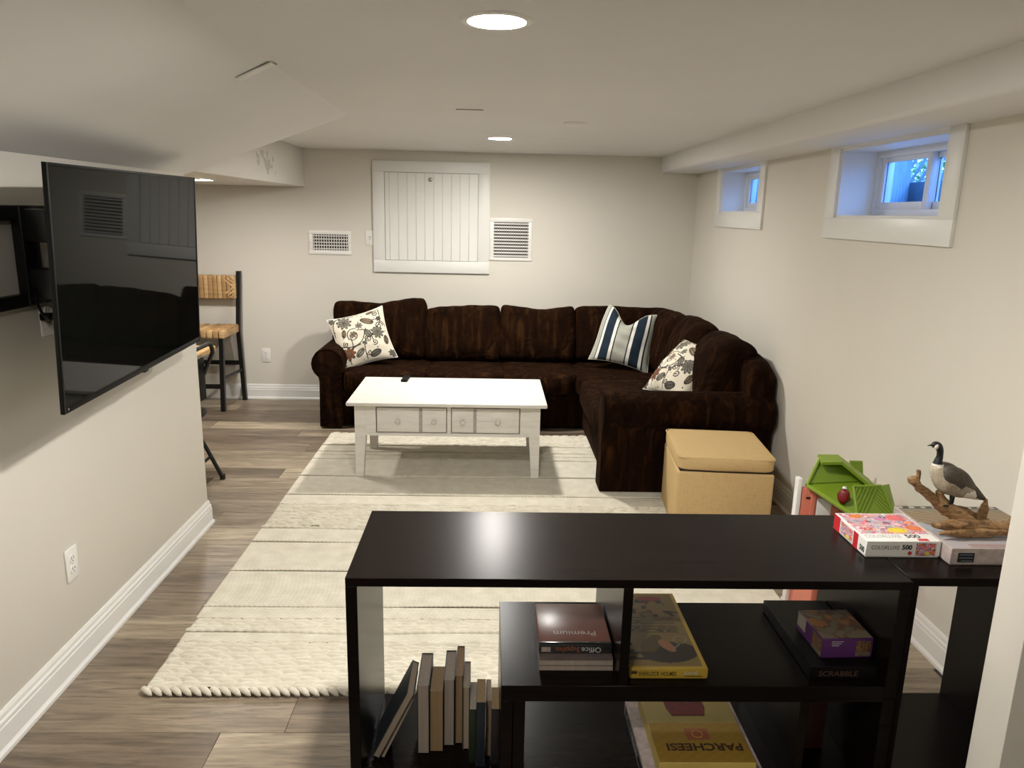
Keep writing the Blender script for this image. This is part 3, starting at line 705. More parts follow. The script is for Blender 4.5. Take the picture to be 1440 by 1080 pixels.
# ================================================================== THROW PILLOWS
def ell(u, v, cx, cy, a, b, th):
    x, y = u-cx, v-cy; c, s = cos(th), sin(th); return ((x*c+y*s)/a)**2 + ((-x*s+y*c)/b)**2
def floral(seed):
    rnd = random.Random(seed)
    def f(u, v):
        C = np.empty(u.shape+(3,)); C[:] = (.74, .68, .555)
        ink = np.array((.035, .030, .028)); tan = np.array((.27, .20, .125)); grey = np.array((.22, .205, .165)); rust = np.array((.20, .075, .035))
        def curve(pts, w):
            for x, y in pts: C[(u-x)**2+(v-y)**2 < w*w] = ink
        def spiral(cx, cy, r, turns, a0, sg=1, w=.0085):
            curve([(cx+r*(1-.8*t)*cos(a0+sg*turns*2*pi*t), cy+r*(1-.8*t)*sin(a0+sg*turns*2*pi*t)) for t in np.linspace(0, 1, int(90*turns))], w)
        def vine(p0, p1, bend, w=.0085):
            (x0, y0), (x1, y1) = p0, p1; dx, dy = x1-x0, y1-y0
            curve([(x0+dx*t-dy*bend*sin(pi*t), y0+dy*t+dx*bend*sin(pi*t)) for t in np.linspace(0, 1, 70)], w)
        def leaf(cx, cy, a, b, th, col):
            e = ell(u, v, cx, cy, a, b, th); C[e < 1.25] = ink; C[e < .85] = col
            x = (u-cx)*cos(th)+(v-cy)*sin(th); y = -(u-cx)*sin(th)+(v-cy)*cos(th)
            C[(e < .8) & (np.abs(y) < .006)] = ink
            C[(e < .85) & (e > .35) & (((x*3+np.abs(y)*2)/a % .5) < .17)] = ink
        def flower(cx, cy, R, n, col, a0):
            r = np.hypot(u-cx, v-cy); th = np.arctan2(v-cy, u-cx)
            rr = R*(.62+.38*np.abs(np.cos(n*th/2+a0)))
            C[r < rr*1.1] = ink; C[r < rr*.93] = col; C[(r < rr*.9) & (np.abs(np.sin(n*th/2+a0)) > .93)] = ink; C[r < R*.24] = grey*.5
        vine((.02, .62), (.45, .95), .35); vine((.1, .4), (.6, .62), -.3); vine((.5, .05), (.95, .5), .35); vine((.62, .55), (.9, .95), -.3); vine((.2, .05), (.45, .35), .3)
        vine((.45, .62), (.68, .38), .25); vine((.05, .15), (.30, .55), -.25); vine((.7, .75), (.98, .62), .2)
        for a in ((.36, .55, .13, 1.4, 1), (.60, .42, .06, 1.5, 2), (.86, .62, .075, 1.4, 0), (.70, .33, .055, 1.3, 4), (.18, .42, .05, 1.3, 2), (.84, .88, .06, 1.3, 1), (.55, .16, .05, 1.3, 3)): spiral(*a)
        leaf(.66, .76, .115, .055, -.5, tan); leaf(.40, .20, .09, .05, .7, grey); leaf(.62, .52, .08, .05, -1.1, grey); leaf(.20, .62, .07, .04, 1.3, tan)
        leaf(.66, .13, .10, .055, .4, grey*.55); leaf(.92, .34, .08, .04, 1.4, tan*.6); leaf(.74, .93, .06, .03, .2, tan); leaf(.52, .36, .04, .028, -.6, grey)
        flower(.26, .84, .13, 9, grey, 0); flower(.20, .24, .12, 8, rust, .4); flower(.80, .50, .11, 9, grey*.8, .3); flower(.36, .56, .06, 6, tan, 0); flower(.50, .70, .06, 7, grey, .5)
        flower(.88, .76, .05, 6, ink*2, 0); flower(.06, .93, .06, 6, grey*.6, 0); flower(.95, .08, .07, 7, grey*.6, 0); flower(.04, .06, .07, 6, grey*.5, 0)
        for i in range(46):
            x, y = rnd.random(), rnd.random(); C[(u-x)**2+(v-y)**2 < rnd.uniform(.006, .013)**2] = ink if i % 3 else tan
        return C
    return f
def stripes(u, v):
    C = np.empty(u.shape+(3,)); C[:] = (.42, .42, .36)
    navy = (.017, .029, .045); ink = (.008, .008, .012); wh = (.80, .79, .73)
    for a, b, c in ((.085, .10, ink), (.10, .145, wh), (.145, .30, navy), (.30, .35, wh), (.35, .372, ink), (.585, .607, ink), (.607, .66, wh), (.66, .825, navy), (.825, .875, wh), (.875, .90, ink)):
        C[(u >= a) & (u < b)] = c
    return C
def pillow(name, label, c, w, h, t, rot, func, n=170, chop=0, seed=1):
    root_ = thing(name, label, 'pillow', c, 0, 'throw pillows on the sofa'); root_.rotation_euler = rot
    g = np.linspace(0, 1, n); u, v = np.meshgrid(g, g, indexing='ij'); a, b = u*2-1, v*2-1
    ax = a*(1-.10*(1-b**2)**1.0*np.abs(a)); bz = b*(1-.10*(1-a**2)*np.abs(b))
    th = (np.clip(1-a**2, 0, 1)**.55)*(np.clip(1-b**2, 0, 1)**.55)
    wr = .006*np.sin(a*7+b*5+seed)*np.sin(b*9-a*3) * th
    X = ax*w/2; Z = bz*h/2
    if chop:
        k = np.exp(-((a+.05)/.42)**2)*np.clip((b+.5)/1.5, 0, 1)**2; Z = Z-chop*k; X = X*(1-.20*np.clip(b, 0, 1)**2*np.abs(a))
    for s, nm in ((-1, 'front_panel'), (1, 'back_panel')):
        Y = s*(t/2*th + wr) + (.025*(a**2) if chop else 0)
        P = np.stack([X, Y, Z], -1); cl = func(u, v) if s < 0 or True else None
        if s > 0: P = P[::-1]; cl = cl[::-1]
        link_mesh(nm, grid_mesh(nm, P, colors=cl), 'print_cloth', root_)
    bd = np.concatenate([np.stack([X, (.025*(a**2) if chop else 0*a), Z], -1)[i] for i in ((slice(0, -1, 5), 0), (-1, slice(0, -1, 5)), (slice(-1, 0, -5), -1), (0, slice(-1, 0, -5)))])
    tube('seam', [tuple(p) for p in bd], .0028, 'white' if not chop else 'wool', root_, 6, True)
    return root_
def eul(rz, rx, roll):   # roll in the pillow plane, lean back, then turn
    return (Matrix.Rotation(rz, 3, 'Z') @ Matrix.Rotation(rx, 3, 'X') @ Matrix.Rotation(roll, 3, 'Y')).to_euler()
pillow('throw_pillow', 'cream floral throw pillow leaning in the left sofa corner', (-.985, 5.76, .645), .44, .44, .15, eul(.10, radians(-28), radians(-16)), floral(1))
pillow('throw_pillow', 'navy, white and grey striped throw pillow with a dented top', (1.045, 5.70, .700), .47, .46, .16, eul(-.28, radians(-20), radians(10)), stripes, 150, .115)
pillow('throw_pillow', 'cream floral throw pillow tucked behind the right sofa arm', (1.262, 4.74, .645), .45, .45, .20, eul(-1.20, radians(-43), radians(0)), floral(2), 150)

# ================================================================== LEFT ROOM FURNITURE
st = thing('bar_stool', 'black framed counter stool with woven tan seat and back', 'stool', (-2.31, 6.12, 0))
def leg4(p0, p1, s=.034): return obj('leg', rings(bmesh.new(), [[(p[0]+a*s/2, p[1]+b*s/2, p[2]) for a, b in ((-1, -1), (1, -1), (1, 1), (-1, 1))] for p in (p0, p1)]), 'black', st)
leg4((-.17, -.19, 0), (-.185, -.185, .645)); leg4((.165, -.19, 0), (.185, -.185, .645))
for sx in (-1, 1):
    o = obj('rear_leg', rings(bmesh.new(), [[(sx*x+a*.017, y+b*.017, z) for a, b in ((-1, -1), (1, -1), (1, 1), (-1, 1))] for x, y, z in ((.215, .20, 0), (.205, .165, .62), (.222, .20, 1.10))]), 'black', st)
for z, y0, y1 in ((.19, -.19, -.19),): boxes('stretcher', [(-.17, .17, -.205, -.18, .19, .225)], 'black', st)
for sx in (-1, 1): tube('stretcher', [(sx*.17, -.19, .27), (sx*.212, .19, .27)], .014, 'black', st, 4)
boxes('stretcher', [(-.21, .21, .185, .205, .31, .345)], 'black', st)
boxes('seat_frame', [(-.19, .19, -.195, .185, .60, .632)], 'black', st)
ns = 9
for i in range(ns):
    x0 = -.215 + .43*i/ns; x1 = -.215 + .43*(i+1)/ns
    box('seat_strap', (x0+.002, x1-.002, -.205, .165, .598, .660+.004*(i % 2)), 'wovenA' if i % 2 else 'wovenB', st, .008)
for i in range(3):
    box('seat_cross_strap', (.09, .219, -.14+.10*i, -.075+.10*i, .655, .668), 'wovenA', st, .004)
for i in range(11):
    x0 = -.205 + .41*i/11; x1 = -.205 + .41*(i+1)/11
    box('back_strap', (x0+.0015, x1-.0015, .150, .196, .875, 1.065+.001*(i % 3)), ('wovenA', 'wovenB', 'wovenA')[i % 3], st, .006)
for sz in (-1, 1):
    for k in range(3):
        bm = bmesh.new(); BX(bm, -.045+.012*k, .045-.012*k, .143-.001*k, .150, -.007, .007, .002, 1)
        bmesh.ops.rotate(bm, cent=(0, 0, 0), matrix=Matrix.Rotation(radians(38*sz), 3, 'Y'), verts=bm.verts[:])
        bmesh.ops.translate(bm, vec=(.155+.012*k, 0, .972+sz*(.03+.022*k)), verts=bm.verts[:]); obj('back_cross_strap', bm, 'wovenB', st)
fc = thing('folding_chair', 'black metal folding chair partly hidden behind the left wall end', 'chair', (-1.80, 4.17, 0), -pi/2)
# local: back rest towards -X world is seat side; built with seat side = -Y local turned so that it faces -X
def rr_path(w, z0, z1, r, y0, y1):
    P = []
    for cx, cz, a0 in ((w/2-r, z1-r, 0), (-w/2+r, z1-r, 90)):
        for q in range(6):
            an = radians(a0+q*18); P.append((cx+r*cos(an), y1, cz+r*sin(an)))
    return [(w/2, y0, z0), (w/2, (y0+y1)/2+.005, (z0+z1)/2)] + P + [(-w/2, (y0+y1)/2+.005, (z0+z1)/2), (-w/2, y0, z0)]
tube('back_frame', rr_path(.44, .02, .84, .06, -.16, .17), .0125, 'black', fc, 10)
box('back_rest', (-.205, .205, .105, .125, .505, .765), 'blackp', fc, .006); box('back_rest_edge', (-.205, .205, .128, .136, .758, .768), 'chrome', fc, .002)
cushion('seat', (0, -.07, .44), (.40, .40, .035), (0, 0, 0), 'blackp', fc, 8, .1, 12, 3, .001)
for sx in (-1, 1):
    tube('rear_leg', [(sx*.195, -.02, .44), (sx*.20, .10, .20), (sx*.20, .185, .012)], .0125, 'black', fc, 8)
    lathe('rubber_foot', [(0, 0), (.016, 0), (.016, .03), (0, .03)], 'black', fc, (sx*.20, .187, 0), 'z', 10)
    lathe('rubber_foot', [(0, 0), (.016, 0), (.016, .03), (0, .03)], 'black', fc, (sx*.22, -.165, 0), 'z', 10)
tube('stretcher', [(-.20, .12, .14), (.20, .12, .14)], .009, 'black', fc, 8)
dt = thing('pedestal_table', 'honey wood table top edge showing behind the folding chair', 'table', (-2.35, 4.33, 0))
box('table_top', (-.62, .60, -.42, .45, .715, .75), 'tablewood', dt, .008); box('pedestal', (-.06, .06, -.06, .06, .03, .715), 'tablewood', dt, .006)
box('foot', (-.35, .35, -.04, .04, 0, .03), 'tablewood', dt, .006); box('foot', (-.04, .04, -.30, .30, 0, .03), 'tablewood', dt, .006)

# ================================================================== BOOKS
def book(label, x0, x1, y0, y1, z0, z1, cover, paper, hard=True, lean=0, spine_front=False):
    """upright book, page fore-edge (or spine) towards the viewer"""
    t = thing('book', label, 'book', ((x0+x1)/2, (y0+y1)/2, z0), 0, 'books in the low bookcase'); w = (x1-x0)/2; d = (y1-y0)/2; h = z1-z0
    c = .0022 if hard else .0009; ov = .003 if hard else 0; s = -1 if spine_front else 1
    cm = book_mat('book_cover', cover)
    box('cover_board', (-w, -w+c, -d, d, 0, h), cm, t); box('cover_board', (w-c, w, -d, d, 0, h), cm, t)
    ys = (d-c, d) if not spine_front else (-d, -d+c)
    box('spine', (-w, w, *ys, 0, h), cm, t, .0005)
    py0, py1 = (-d+ov, d-c) if not spine_front else (-d+c, d-ov)
    box('page_block', (-w+c, w-c, py0, py1, ov, h-ov), paper, t)
    if lean: t.rotation_euler = (0, lean, 0)
    return t
z0 = .0505
book('upright cream-paged hardcover with black cover, first upright book beside the leaning one', -.195, -.160, 1.925, 2.09, z0, .281, (.012, .012, .012), 'paper2')
book('brown tan paperback between the two tall black-covered hardcovers', -.1585, -.121, 1.940, 2.063, z0, .252, (.10, .055, .02), 'kraft', False)
book('cream-paged hardcover with thick dark top edge, between two tan books', -.120, -.088, 1.959, 2.113, z0, .276, (.010, .010, .010), 'paper2')
book('tallest tan-paged thin book, its top highest in the row', -.0865, -.0635, 1.968, 2.125, z0, .284, (.05, .035, .02), 'kraft')
book('narrow beige-paged book just right of the tallest one', -.0625, -.0430, 1.943, 2.075, z0, .262, (.09, .07, .05), 'paper')
book('short book with dark green spine facing forward', -.0415, -.0225, 1.893, 2.022, z0, .226, (.016, .030, .010), 'paper2', False, 0, True)
book('dark navy book with ochre top beside the green spine', -.0215, .004, 1.875, 1.985, z0, .262, (.014, .020, .028), 'kraft', False, 0, True)
book('thin pale-spined paperback near the lower divider', .005, .0205, 1.919, 2.021, z0, .236, (.30, .20, .12), 'paper', False, 0, True)
book('small dark paperback touching the lower divider', .0215, .0440, 1.884, 1.985, z0, .234, (.02, .018, .018), 'kraft', False, 0, True)
book('dark teal book leaning diagonally against the row', -.326, -.304, 1.90, 2.06, z0+.0085, z0+.245, (.030, .042, .045), 'paper', True, radians(26))
book('thin dark book leaning under the teal one', -.302, -.290, 1.91, 2.05, z0+.004, z0+.215, (.03, .02, .018), 'paper', False, radians(24.5))

# ---- catalogues on the middle shelf
z = .3905
def flatbook(name, label, x0, x1, y0, y1, z0, z1, cover, paper, cat='book'):
    t = thing(name, label, cat, ((x0+x1)/2, (y0+y1)/2, z0), 0, 'catalogues on the middle shelf'); w = (x1-x0)/2; d = (y1-y0)/2; h = z1-z0
    cm = book_mat('catalogue_cover', cover)
    box('page_block', (-w+.001, w-.001, -d+.0005, d-.002, .0012, h-.0012), paper, t); box('cover', (-w, w, -d, d, 0, .0012), cm, t); box('cover', (-w, w, -d, d, h-.0012, h), cm, t)
    return t
flatbook('catalogue', 'grey-paged bottom catalogue of the stack left of the divider', .150, .355, 1.836, 2.09, z, z+.0165, (.12, .09, .08), 'paper2')
flatbook('catalogue', 'grey-paged middle catalogue under the shiny red-brown one', .150, .354, 1.834, 2.09, z+.017, z+.034, (.15, .11, .10), 'paper2')
t = thing('catalogue', 'shiny shrink-wrapped reddish-brown catalogue on top of the stack', 'book', (.252, 1.975, z+.0345), 0, 'catalogues on the middle shelf')
M['gloss'] = mat('shrink_wrapped_cover', (.27, .125, .095), .30, .2, 9, spec=.45)
M['glossd'] = mat('shrink_wrapped_spine', (.025, .026, .025), .16, .1, 9, spec=.6, coat=.5)
box('body', (-.102, .102, -.112, .112, 0, .030), 'gloss', t, .004); box('spine_band', (-.1022, .1022, -.1138, -.095, .0015, .0307), 'glossd', t, .004)
M['paletext'] = mat('pale_print', (.52, .50, .47), .4, .02); M['rusttext'] = mat('rust_print', (.30, .09, .04), .4, .02)
text('Office', .023, (.072, -.1142, .0215), pi/2, 0, 'paletext', t, ry=pi); text('Supplies', .021, (.012, -.1142, .0215), pi/2, 0, 'rusttext', t, ry=pi)
text('Premium', .034, (.065, -.045, .0303), 0, pi, 'paletext', t)
box('label', (-.095, -.070, -.1145, -.1135, .008, .022), 'paper2', t)

# ================================================================== BOXES
def carton(name, label, x0, x1, y0, y1, z0, z1, material, cat='box', rz=0, lid=None):
    t = thing(name, label, cat, ((x0+x1)/2, (y0+y1)/2, z0), rz); w, d, h = (x1-x0)/2, (y1-y0)/2, z1-z0
    box('box_base', (-w+.0025, w-.0025, -d+.0025, d-.0025, 0, h*.9), material, t)
    box('box_lid', (-w, w, -d, d, .003 if lid is None else lid, h), material, t, .0012, 1)
    return t, w, d, h
def candy(seed, bgc=(.55, .40, .42)):
    def f(u, v):
        rnd = random.Random(seed); C = np.empty(u.shape+(3,)); C[:] = bgc
        pal = [(.75, .20, .28), (.80, .42, .45), (.72, .10, .08), (.80, .30, .06), (.70, .66, .62), (.30, .32, .50), (.55, .10, .20), (.40, .50, .55), (.80, .55, .58), (.10, .10, .18), (.60, .22, .40)]
        for i in range(230):
            cx, cy = rnd.random(), rnd.random(); a, b = rnd.uniform(.02, .085), rnd.uniform(.015, .06); th = rnd.uniform(0, pi); c = np.array(rnd.choice(pal))
            e = ell(u, v, cx, cy, a, b, th); C[e < 1] = c; C[e < .5] = np.clip(c*1.25+.03, 0, 1) if i % 2 else c*.6; C[e < .12] = (.75, .7, .66) if i % 3 else c
        for cx, cy, a, b, c in ((.22, .86, .10, .10, (.75, .22, .05)), (.80, .80, .13, .15, (.80, .16, .18)), (.55, .72, .09, .09, (.62, .25, .45)), (.60, .17, .14, .13, (.85, .66, .05)), (.88, .28, .12, .13, (.78, .20, .06))):
            e = ell(u, v, cx, cy, a, b, .2); C[e < 1] = c; C[(e < .55) & (e > .4)] = np.array(c)*.75
        return C
    return f
pz, w, d, h = carton('puzzle_box', 'white jigsaw box with colourful candy picture on the bookcase top', 1.060, 1.272, 1.912, 2.112, .7005, .749, 'white', 'puzzle box')
print_panel('picture', (-w+.006, -d+.050, h+.0004), (2*w-.012, 0, 0), (0, 2*d-.055, 0), candy(5), pz, 120, 100)
print_panel('front_picture', (w-.070, -d-.0004, .006), (.056, 0, 0), (0, 0, .037), candy(6, (.16, .05, .07)), pz, 40, 30)
print_panel('side_picture', (-w-.0004, d-.045, .006), (0, -.075, 0), (0, 0, .037), candy(7), pz, 40, 30)
M['paletext2'] = mat('light_grey_print', (.42, .41, .40), .4, .02); M['redprint'] = mat('red_print', (.55, .02, .03), .4, .1); M['greytext'] = mat('grey_print', (.10, .09, .085), .4, .05)
box('red_band', (-w-.0005, -w+.0005, -d+.048, -d+.075, .001, h-.001), 'redprint', pz); box('red_band', (-w-.0005, -w+.0005, d-.040, d-.0005, .001, h-.001), 'redprint', pz)
text('COLORLUXE', .0165, (-w+.014, -d-.0003, .024), pi/2, 0, 'greytext', pz, sx=.84); text('500', .019, (-.004, -d-.0003, .024), pi/2, 0, 'ink', pz, sx=1.0, bold=.0007)
text('COLORLUXE', .026, (-w+.010, -d+.024, h+.0002), 0, 0, 'paletext2', pz, sx=.68); text('500', .030, (.020, -d+.024, h+.0002), 0, 0, 'ink', pz, sx=.95, bold=.0006)
box('red_label', (.045, .075, -d+.004, -d+.018, h-.0005, h+.0005), 'redprint', pz)
text('500', .022, (-w-.0003, -d+.036, .010), pi/2, -pi/2, 'ink', pz, sx=.85, bold=.0008)
def star(x, z, r, parent):
    bm = bmesh.new(); vs = [bm.verts.new((x+(r if i % 2 else r*.55)*cos(i*pi/5), -d-.0006, z+(r if i % 2 else r*.55)*sin(i*pi/5))) for i in range(10)]; bm.faces.new(vs)
    r_ = bmesh.ops.extrude_face_region(bm, geom=bm.faces[:]); bmesh.ops.translate(bm, vec=(0, .0006, 0), verts=[g for g in r_['geom'] if isinstance(g, bmesh.types.BMVert)])
    obj('puzzle_mark', bm, 'redprint', parent)
star(.020, .013, .008, pz)
def landscape(u, v):
    C = np.empty(u.shape+(3,)); n = .04*np.sin(u*23+v*9)+.03*np.sin(u*61-v*17)
    C[:] = (.30, .30, .31)
    C[v+n > .38] = (.36, .38, .42); C[v+n > .55] = (.20, .15, .09); C[(v+n > .60) & (np.sin(u*40+v*80) > .1)] = (.32, .22, .12); C[v > .86] = (.22, .19, .13); C[v > .93] = (.05, .045, .04)
    C[v < .22] = (.46, .42, .44); C[(v < .38) & (v > .22) & (u > .55)] = (.22, .25, .31)
    C[(v > .945) & (v < .985) & (np.sin(u*55) > .2)] = (.5, .45, .38); return C
lb, w, d, h = carton('puzzle_box', 'large grey-pink jigsaw box under the goose sculpture', 1.2745, 1.600, 1.868, 2.172, .7005, .750, 'paper2', 'puzzle box')
M['stone'] = mat('printed_stone_side', (.46, .385, .36), .5, .25, 40); lb.children[1].data.materials[0] = M['stone']; lb.children[0].data.materials[0] = M['stone']
print_panel('picture', (-w+.004, -d+.002, h+.0004), (2*w-.008, 0, 0), (0, 2*d-.004, 0), landscape, lb, 110, 110)
box('front_label', (-w+.020, -w+.066, -d-.0006, -d+.001, .008, .036), 'ink', lb)
for i in range(3): box('label_line', (-w+.024+.006*(i == 0), -w+.062, -d-.0009, -d, .011+.009*i, .0135+.009*i), 'well', lb)
for i in range(3):
    box('title_print', (-w+.06, -w+.155+.01*i, -d+.006+.008*i, -d+.0085+.008*i, h, h+.0007), 'rusttext', lb)
# ---- board games on the shelves
def oldprint(seed, base, ink, accent):
    def f(u, v):
        rnd = random.Random(seed); C = np.empty(u.shape+(3,)); C[:] = base
        for i in range(46):
            e = ell(u, v, rnd.uniform(.1, .95), rnd.uniform(.45, .95), rnd.uniform(.02, .09), rnd.uniform(.01, .035), rnd.uniform(-.3, .3)); C[e < 1] = rnd.choice([ink, accent, tuple(x*.6 for x in base), ink])
        C[(v > .42) & (v < .66) & (u > .18) & (u < .88) & (np.sin(v*150) > -.1)] = tuple(x*.55 for x in base)
        C[ell(u, v, .62, .17, .42, .13, .05) < 1] = ink; C[ell(u, v, .40, .27, .2, .09, .5) < 1] = tuple(x*.45 for x in base)
        C[ell(u, v, .62, .25, .12, .06, -.5) < 1] = (.34, .15, .08); e2 = ell(u, v, .84, .33, .10, .055, .1); C[(e2 < 1) & (e2 > .7)] = (.26, .24, .18); C[(np.abs(v-.24-(u-.75)*.5) < .008) & (u > .68) & (u < .80)] = (.26, .24, .18)
        C[(u < .12) & (np.sin(v*75) > .2) & (v > .1)] = ink; C[(u+v*.3 < .42) & (v < .18) & (v > .04) & (np.sin(v*90) > .3)] = ink
        C[ell(u, v, .62, .93, .2, .035, 0) < 1] = (.25, .03, .03); return C
    return f
M['yellow'] = mat('mustard_card', (.46, .31, .035), .5, .1); M['yellow2'] = mat('yellow_card', (.52, .40, .10), .5, .1); M['ochre'] = mat('ochre_card', (.36, .22, .03), .5, .1)
M['brownink'] = mat('brown_ink', (.05, .02, .01), .5, .1)
sh, w, d, h = carton('board_game_box', 'mustard yellow detective board game box with brown cover print, right of the divider', .392, .608, 1.800, 2.215, .3905, .4215, 'yellow', 'board game')
print_panel('cover_print', (-w+.006, -d+.012, h+.0004), (2*w-.018, 0, 0), (0, 2*d-.02, 0), oldprint(3, (.22, .15, .05), (.035, .025, .018), (.16, .05, .03)), sh, 80, 130)
text('SHERLOCK HOLMES', .0175, (-w+.026, -d-.0003, .010), pi/2, 0, 'brownink', sh, sx=.66, bold=.0002); text('GAME', .0145, (.042, -d-.0003, .0125), pi/2, 0, 'paletext', sh)
box('maker_mark', (-w+.006, -w+.022, -d-.0005, -d+.001, .015, .024), 'brownink', sh); box('small_print', (.045, .092, -d-.0005, -d+.001, .0075, .0095), 'brownink', sh)
M['scrabtext'] = mat('dull_brown_print', (.10, .05, .03), .5, .1); M['scrab'] = mat('black_game_card', (.005, .0042, .0042), .45, .1, spec=.15)
sb, w, d, h = carton('board_game_box', 'large black word game box lying on the middle shelf', .888, 1.083, 1.800, 2.160, .3905, .4300, 'scrab', 'board game')
text('SCRABBLE', .022, (-.072, -d-.0003, .010), pi/2, 0, 'scrabtext', sb, sx=1.1)
M['purple'] = mat('purple_card', (.085, .018, .12), .45, .1)
pb, w, d, h = carton('puzzle_box', 'purple jigsaw box with brown picture on top of the black game', .929, 1.076, 1.840, 1.995, .4305, .4905, 'purple', 'puzzle box', radians(2))
def autumn(u, v):
    C = np.empty(u.shape+(3,)); C[:] = (.12, .06, .025); s = np.sin(u*9+4*v+2*np.sin(v*7+u*3))+np.sin(v*13-u*5+2.5*np.sin(u*6))+.5*np.sin(u*31+v*23); C[s > .5] = (.28, .12, .03); C[s < -.8] = (.16, .13, .08); C[(v < .25) & (s > -.3)] = (.20, .16, .10); return C
print_panel('picture', (-w+.002, -d+.002, h+.0004), (2*w-.004, 0, 0), (0, 2*d-.004, 0), autumn, pb, 50, 50)
print_panel('front_picture', (w-.048, -d-.0004, .006), (.042, 0, 0), (0, 0, .046), autumn, pb, 30, 30)
for i in range(3): box('print_line', (-.045, -.012-.006*i, -d-.0005, -d+.0005, .050-.006*i, .0515-.006*i), 'paletext', pb)
print_panel('side_picture', (-w-.0004, d-.10, .004), (0, -.055, 0), (0, 0, .052), autumn, pb, 30, 30)
box('torn_corner', (-w-.0007, -w, d-.055, d-.004, .018, .058), 'paper2', pb)
gb, w, d, h = carton('board_game_box', 'grey jigsaw box under the yellow board game on the lowest shelf', .452, .790, 1.785, 2.11, .0505, .1020, 'stone', 'puzzle box')
box('side_label', (-w-.0006, -w+.001, -d+.02, d-.02, .012, .040), 'ink', gb)
text('18" x 13" Finished Size', .020, (-w-.0008, d-.04, .020), pi/2, -pi/2, 'paletext', gb)
box('front_label', (-w+.01, -w+.10, -d-.0006, -d+.001, .006, .030), 'ink', gb)
pk, w, d, h = carton('board_game_box', 'mustard yellow board game box on the lowest shelf', .486, .756, 1.770, 2.075, .1025, .1500, 'yellow2', 'board game')
print_panel('cover_print', (-w+.001, -d+.001, h+.0003), (2*w-.002, 0, 0), (0, .165, 0), lambda u, v: np.broadcast_to(np.array((.36, .22, .035)), u.shape+(3,))*(.9+.1*np.sin(u*40)[..., None]*np.sin(v*33)[..., None]), pk, 20, 20)
text('PARCHEESI', .040, (.118, -d+.076, h+.0006), 0, pi, 'brownink', pk, sx=1.12, bold=.0012)
box('red_square', (-.034, .034, -d+.092, -d+.140, h-.0003, h+.0009), 'rusttext', pk); tube('square_ring', [(.015*cos(i*pi/12), -d+.116+.015*sin(i*pi/12), h+.0008) for i in range(24)], .0014, 'yellow', pk, 5, True)
prism('red_arch', [(-.055, .20-d), (.045, .20-d), (.055, .235-d), (.055, 2*d-d-.01), (-.065, d-.01), (-.065, .235-d)], 'z', h-.0003, h+.0012, 'red', pk)
M['maroon'] = mat('maroon_card', (.060, .012, .012), .5, .1)
carton('board_game_box', 'dim maroon box standing at the back of the lowest shelf', .895, 1.03, 1.95, 2.10, .0505, .225, 'maroon', 'board game')

# ================================================================== GOOSE ON DRIFTWOOD
gs = thing('goose_sculpture', 'small goose figurine standing on a branching driftwood base', 'figurine', (1.37, 2.0, .7515))
def L3(x, z, y=2.0): return (x-1.37, y-2.0, z-.7515)
GP = [(1.245, 1.002, .0011), (1.255, 1.0032, .0030), (1.2645, 1.0045, .0092), (1.275, 1.0015, .0108), (1.283, .989, .0093), (1.285, .970, .0090), (1.283, .953, .0125), (1.288, .927, .0240), (1.316, .897, .0350), (1.348, .880, .0305), (1.381, .866, .0205), (1.408, .853, .0118), (1.433, .842, .0026)]
def smoothpath(P, k=5):
    out = []
    for i in range(len(P)-1):
        p0, p1, p2, p3 = (np.array(P[max(0, i-1)]), np.array(P[i]), np.array(P[i+1]), np.array(P[min(len(P)-1, i+2)]))
        for j in range(k):
            t = j/k; out.append(.5*((2*p1)+(-p0+p2)*t+(2*p0-5*p1+4*p2-p3)*t*t+(-p0+3*p1-3*p2+p3)*t**3))
    out.append(np.array(P[-1])); return out
S = smoothpath(GP, 6)
bm = bmesh.new(); R = []
ref = Vector((0, 1, 0))
for i, s in enumerate(S):
    a = S[min(i+1, len(S)-1)]-S[max(i-1, 0)]; t_ = Vector((a[0], 0, a[1])).normalized(); nn_ = t_.cross(ref)
    r = max(.0008, s[2]); f_ = i/(len(S)-1)
    ry = r*(1.0 if f_ < .5 else 1.0 if f_ < .75 else 1.25)
    c = Vector(L3(s[0], s[1])); R.append([c + nn_*r*cos(2*pi*j/20) + ref*ry*sin(2*pi*j/20) for j in range(20)])
rings(bm, R)
bmesh.ops.recalc_face_normals(bm, faces=bm.faces[:])
me = bpy.data.meshes.new('goose_body'); bm.to_mesh(me); bm.free()
for n_ in ('gblack', 'gcream', 'gbelly', 'gwhite', 'gwing'): me.materials.append(M[n_])
for p in me.polygons:
    x, z = p.center.x+1.37, p.center.z+.7515
    if z > .950: k = 0
    elif z > .942: k = 3
    elif x > 1.400 and z > .850 or x > 1.415: k = 0
    elif x > 1.355 and z < .875: k = 3
    elif x < 1.30: k = 1
    else: k = 2
    p.material_index = k
me.shade_smooth(); link_mesh('goose_body', me, None, gs)
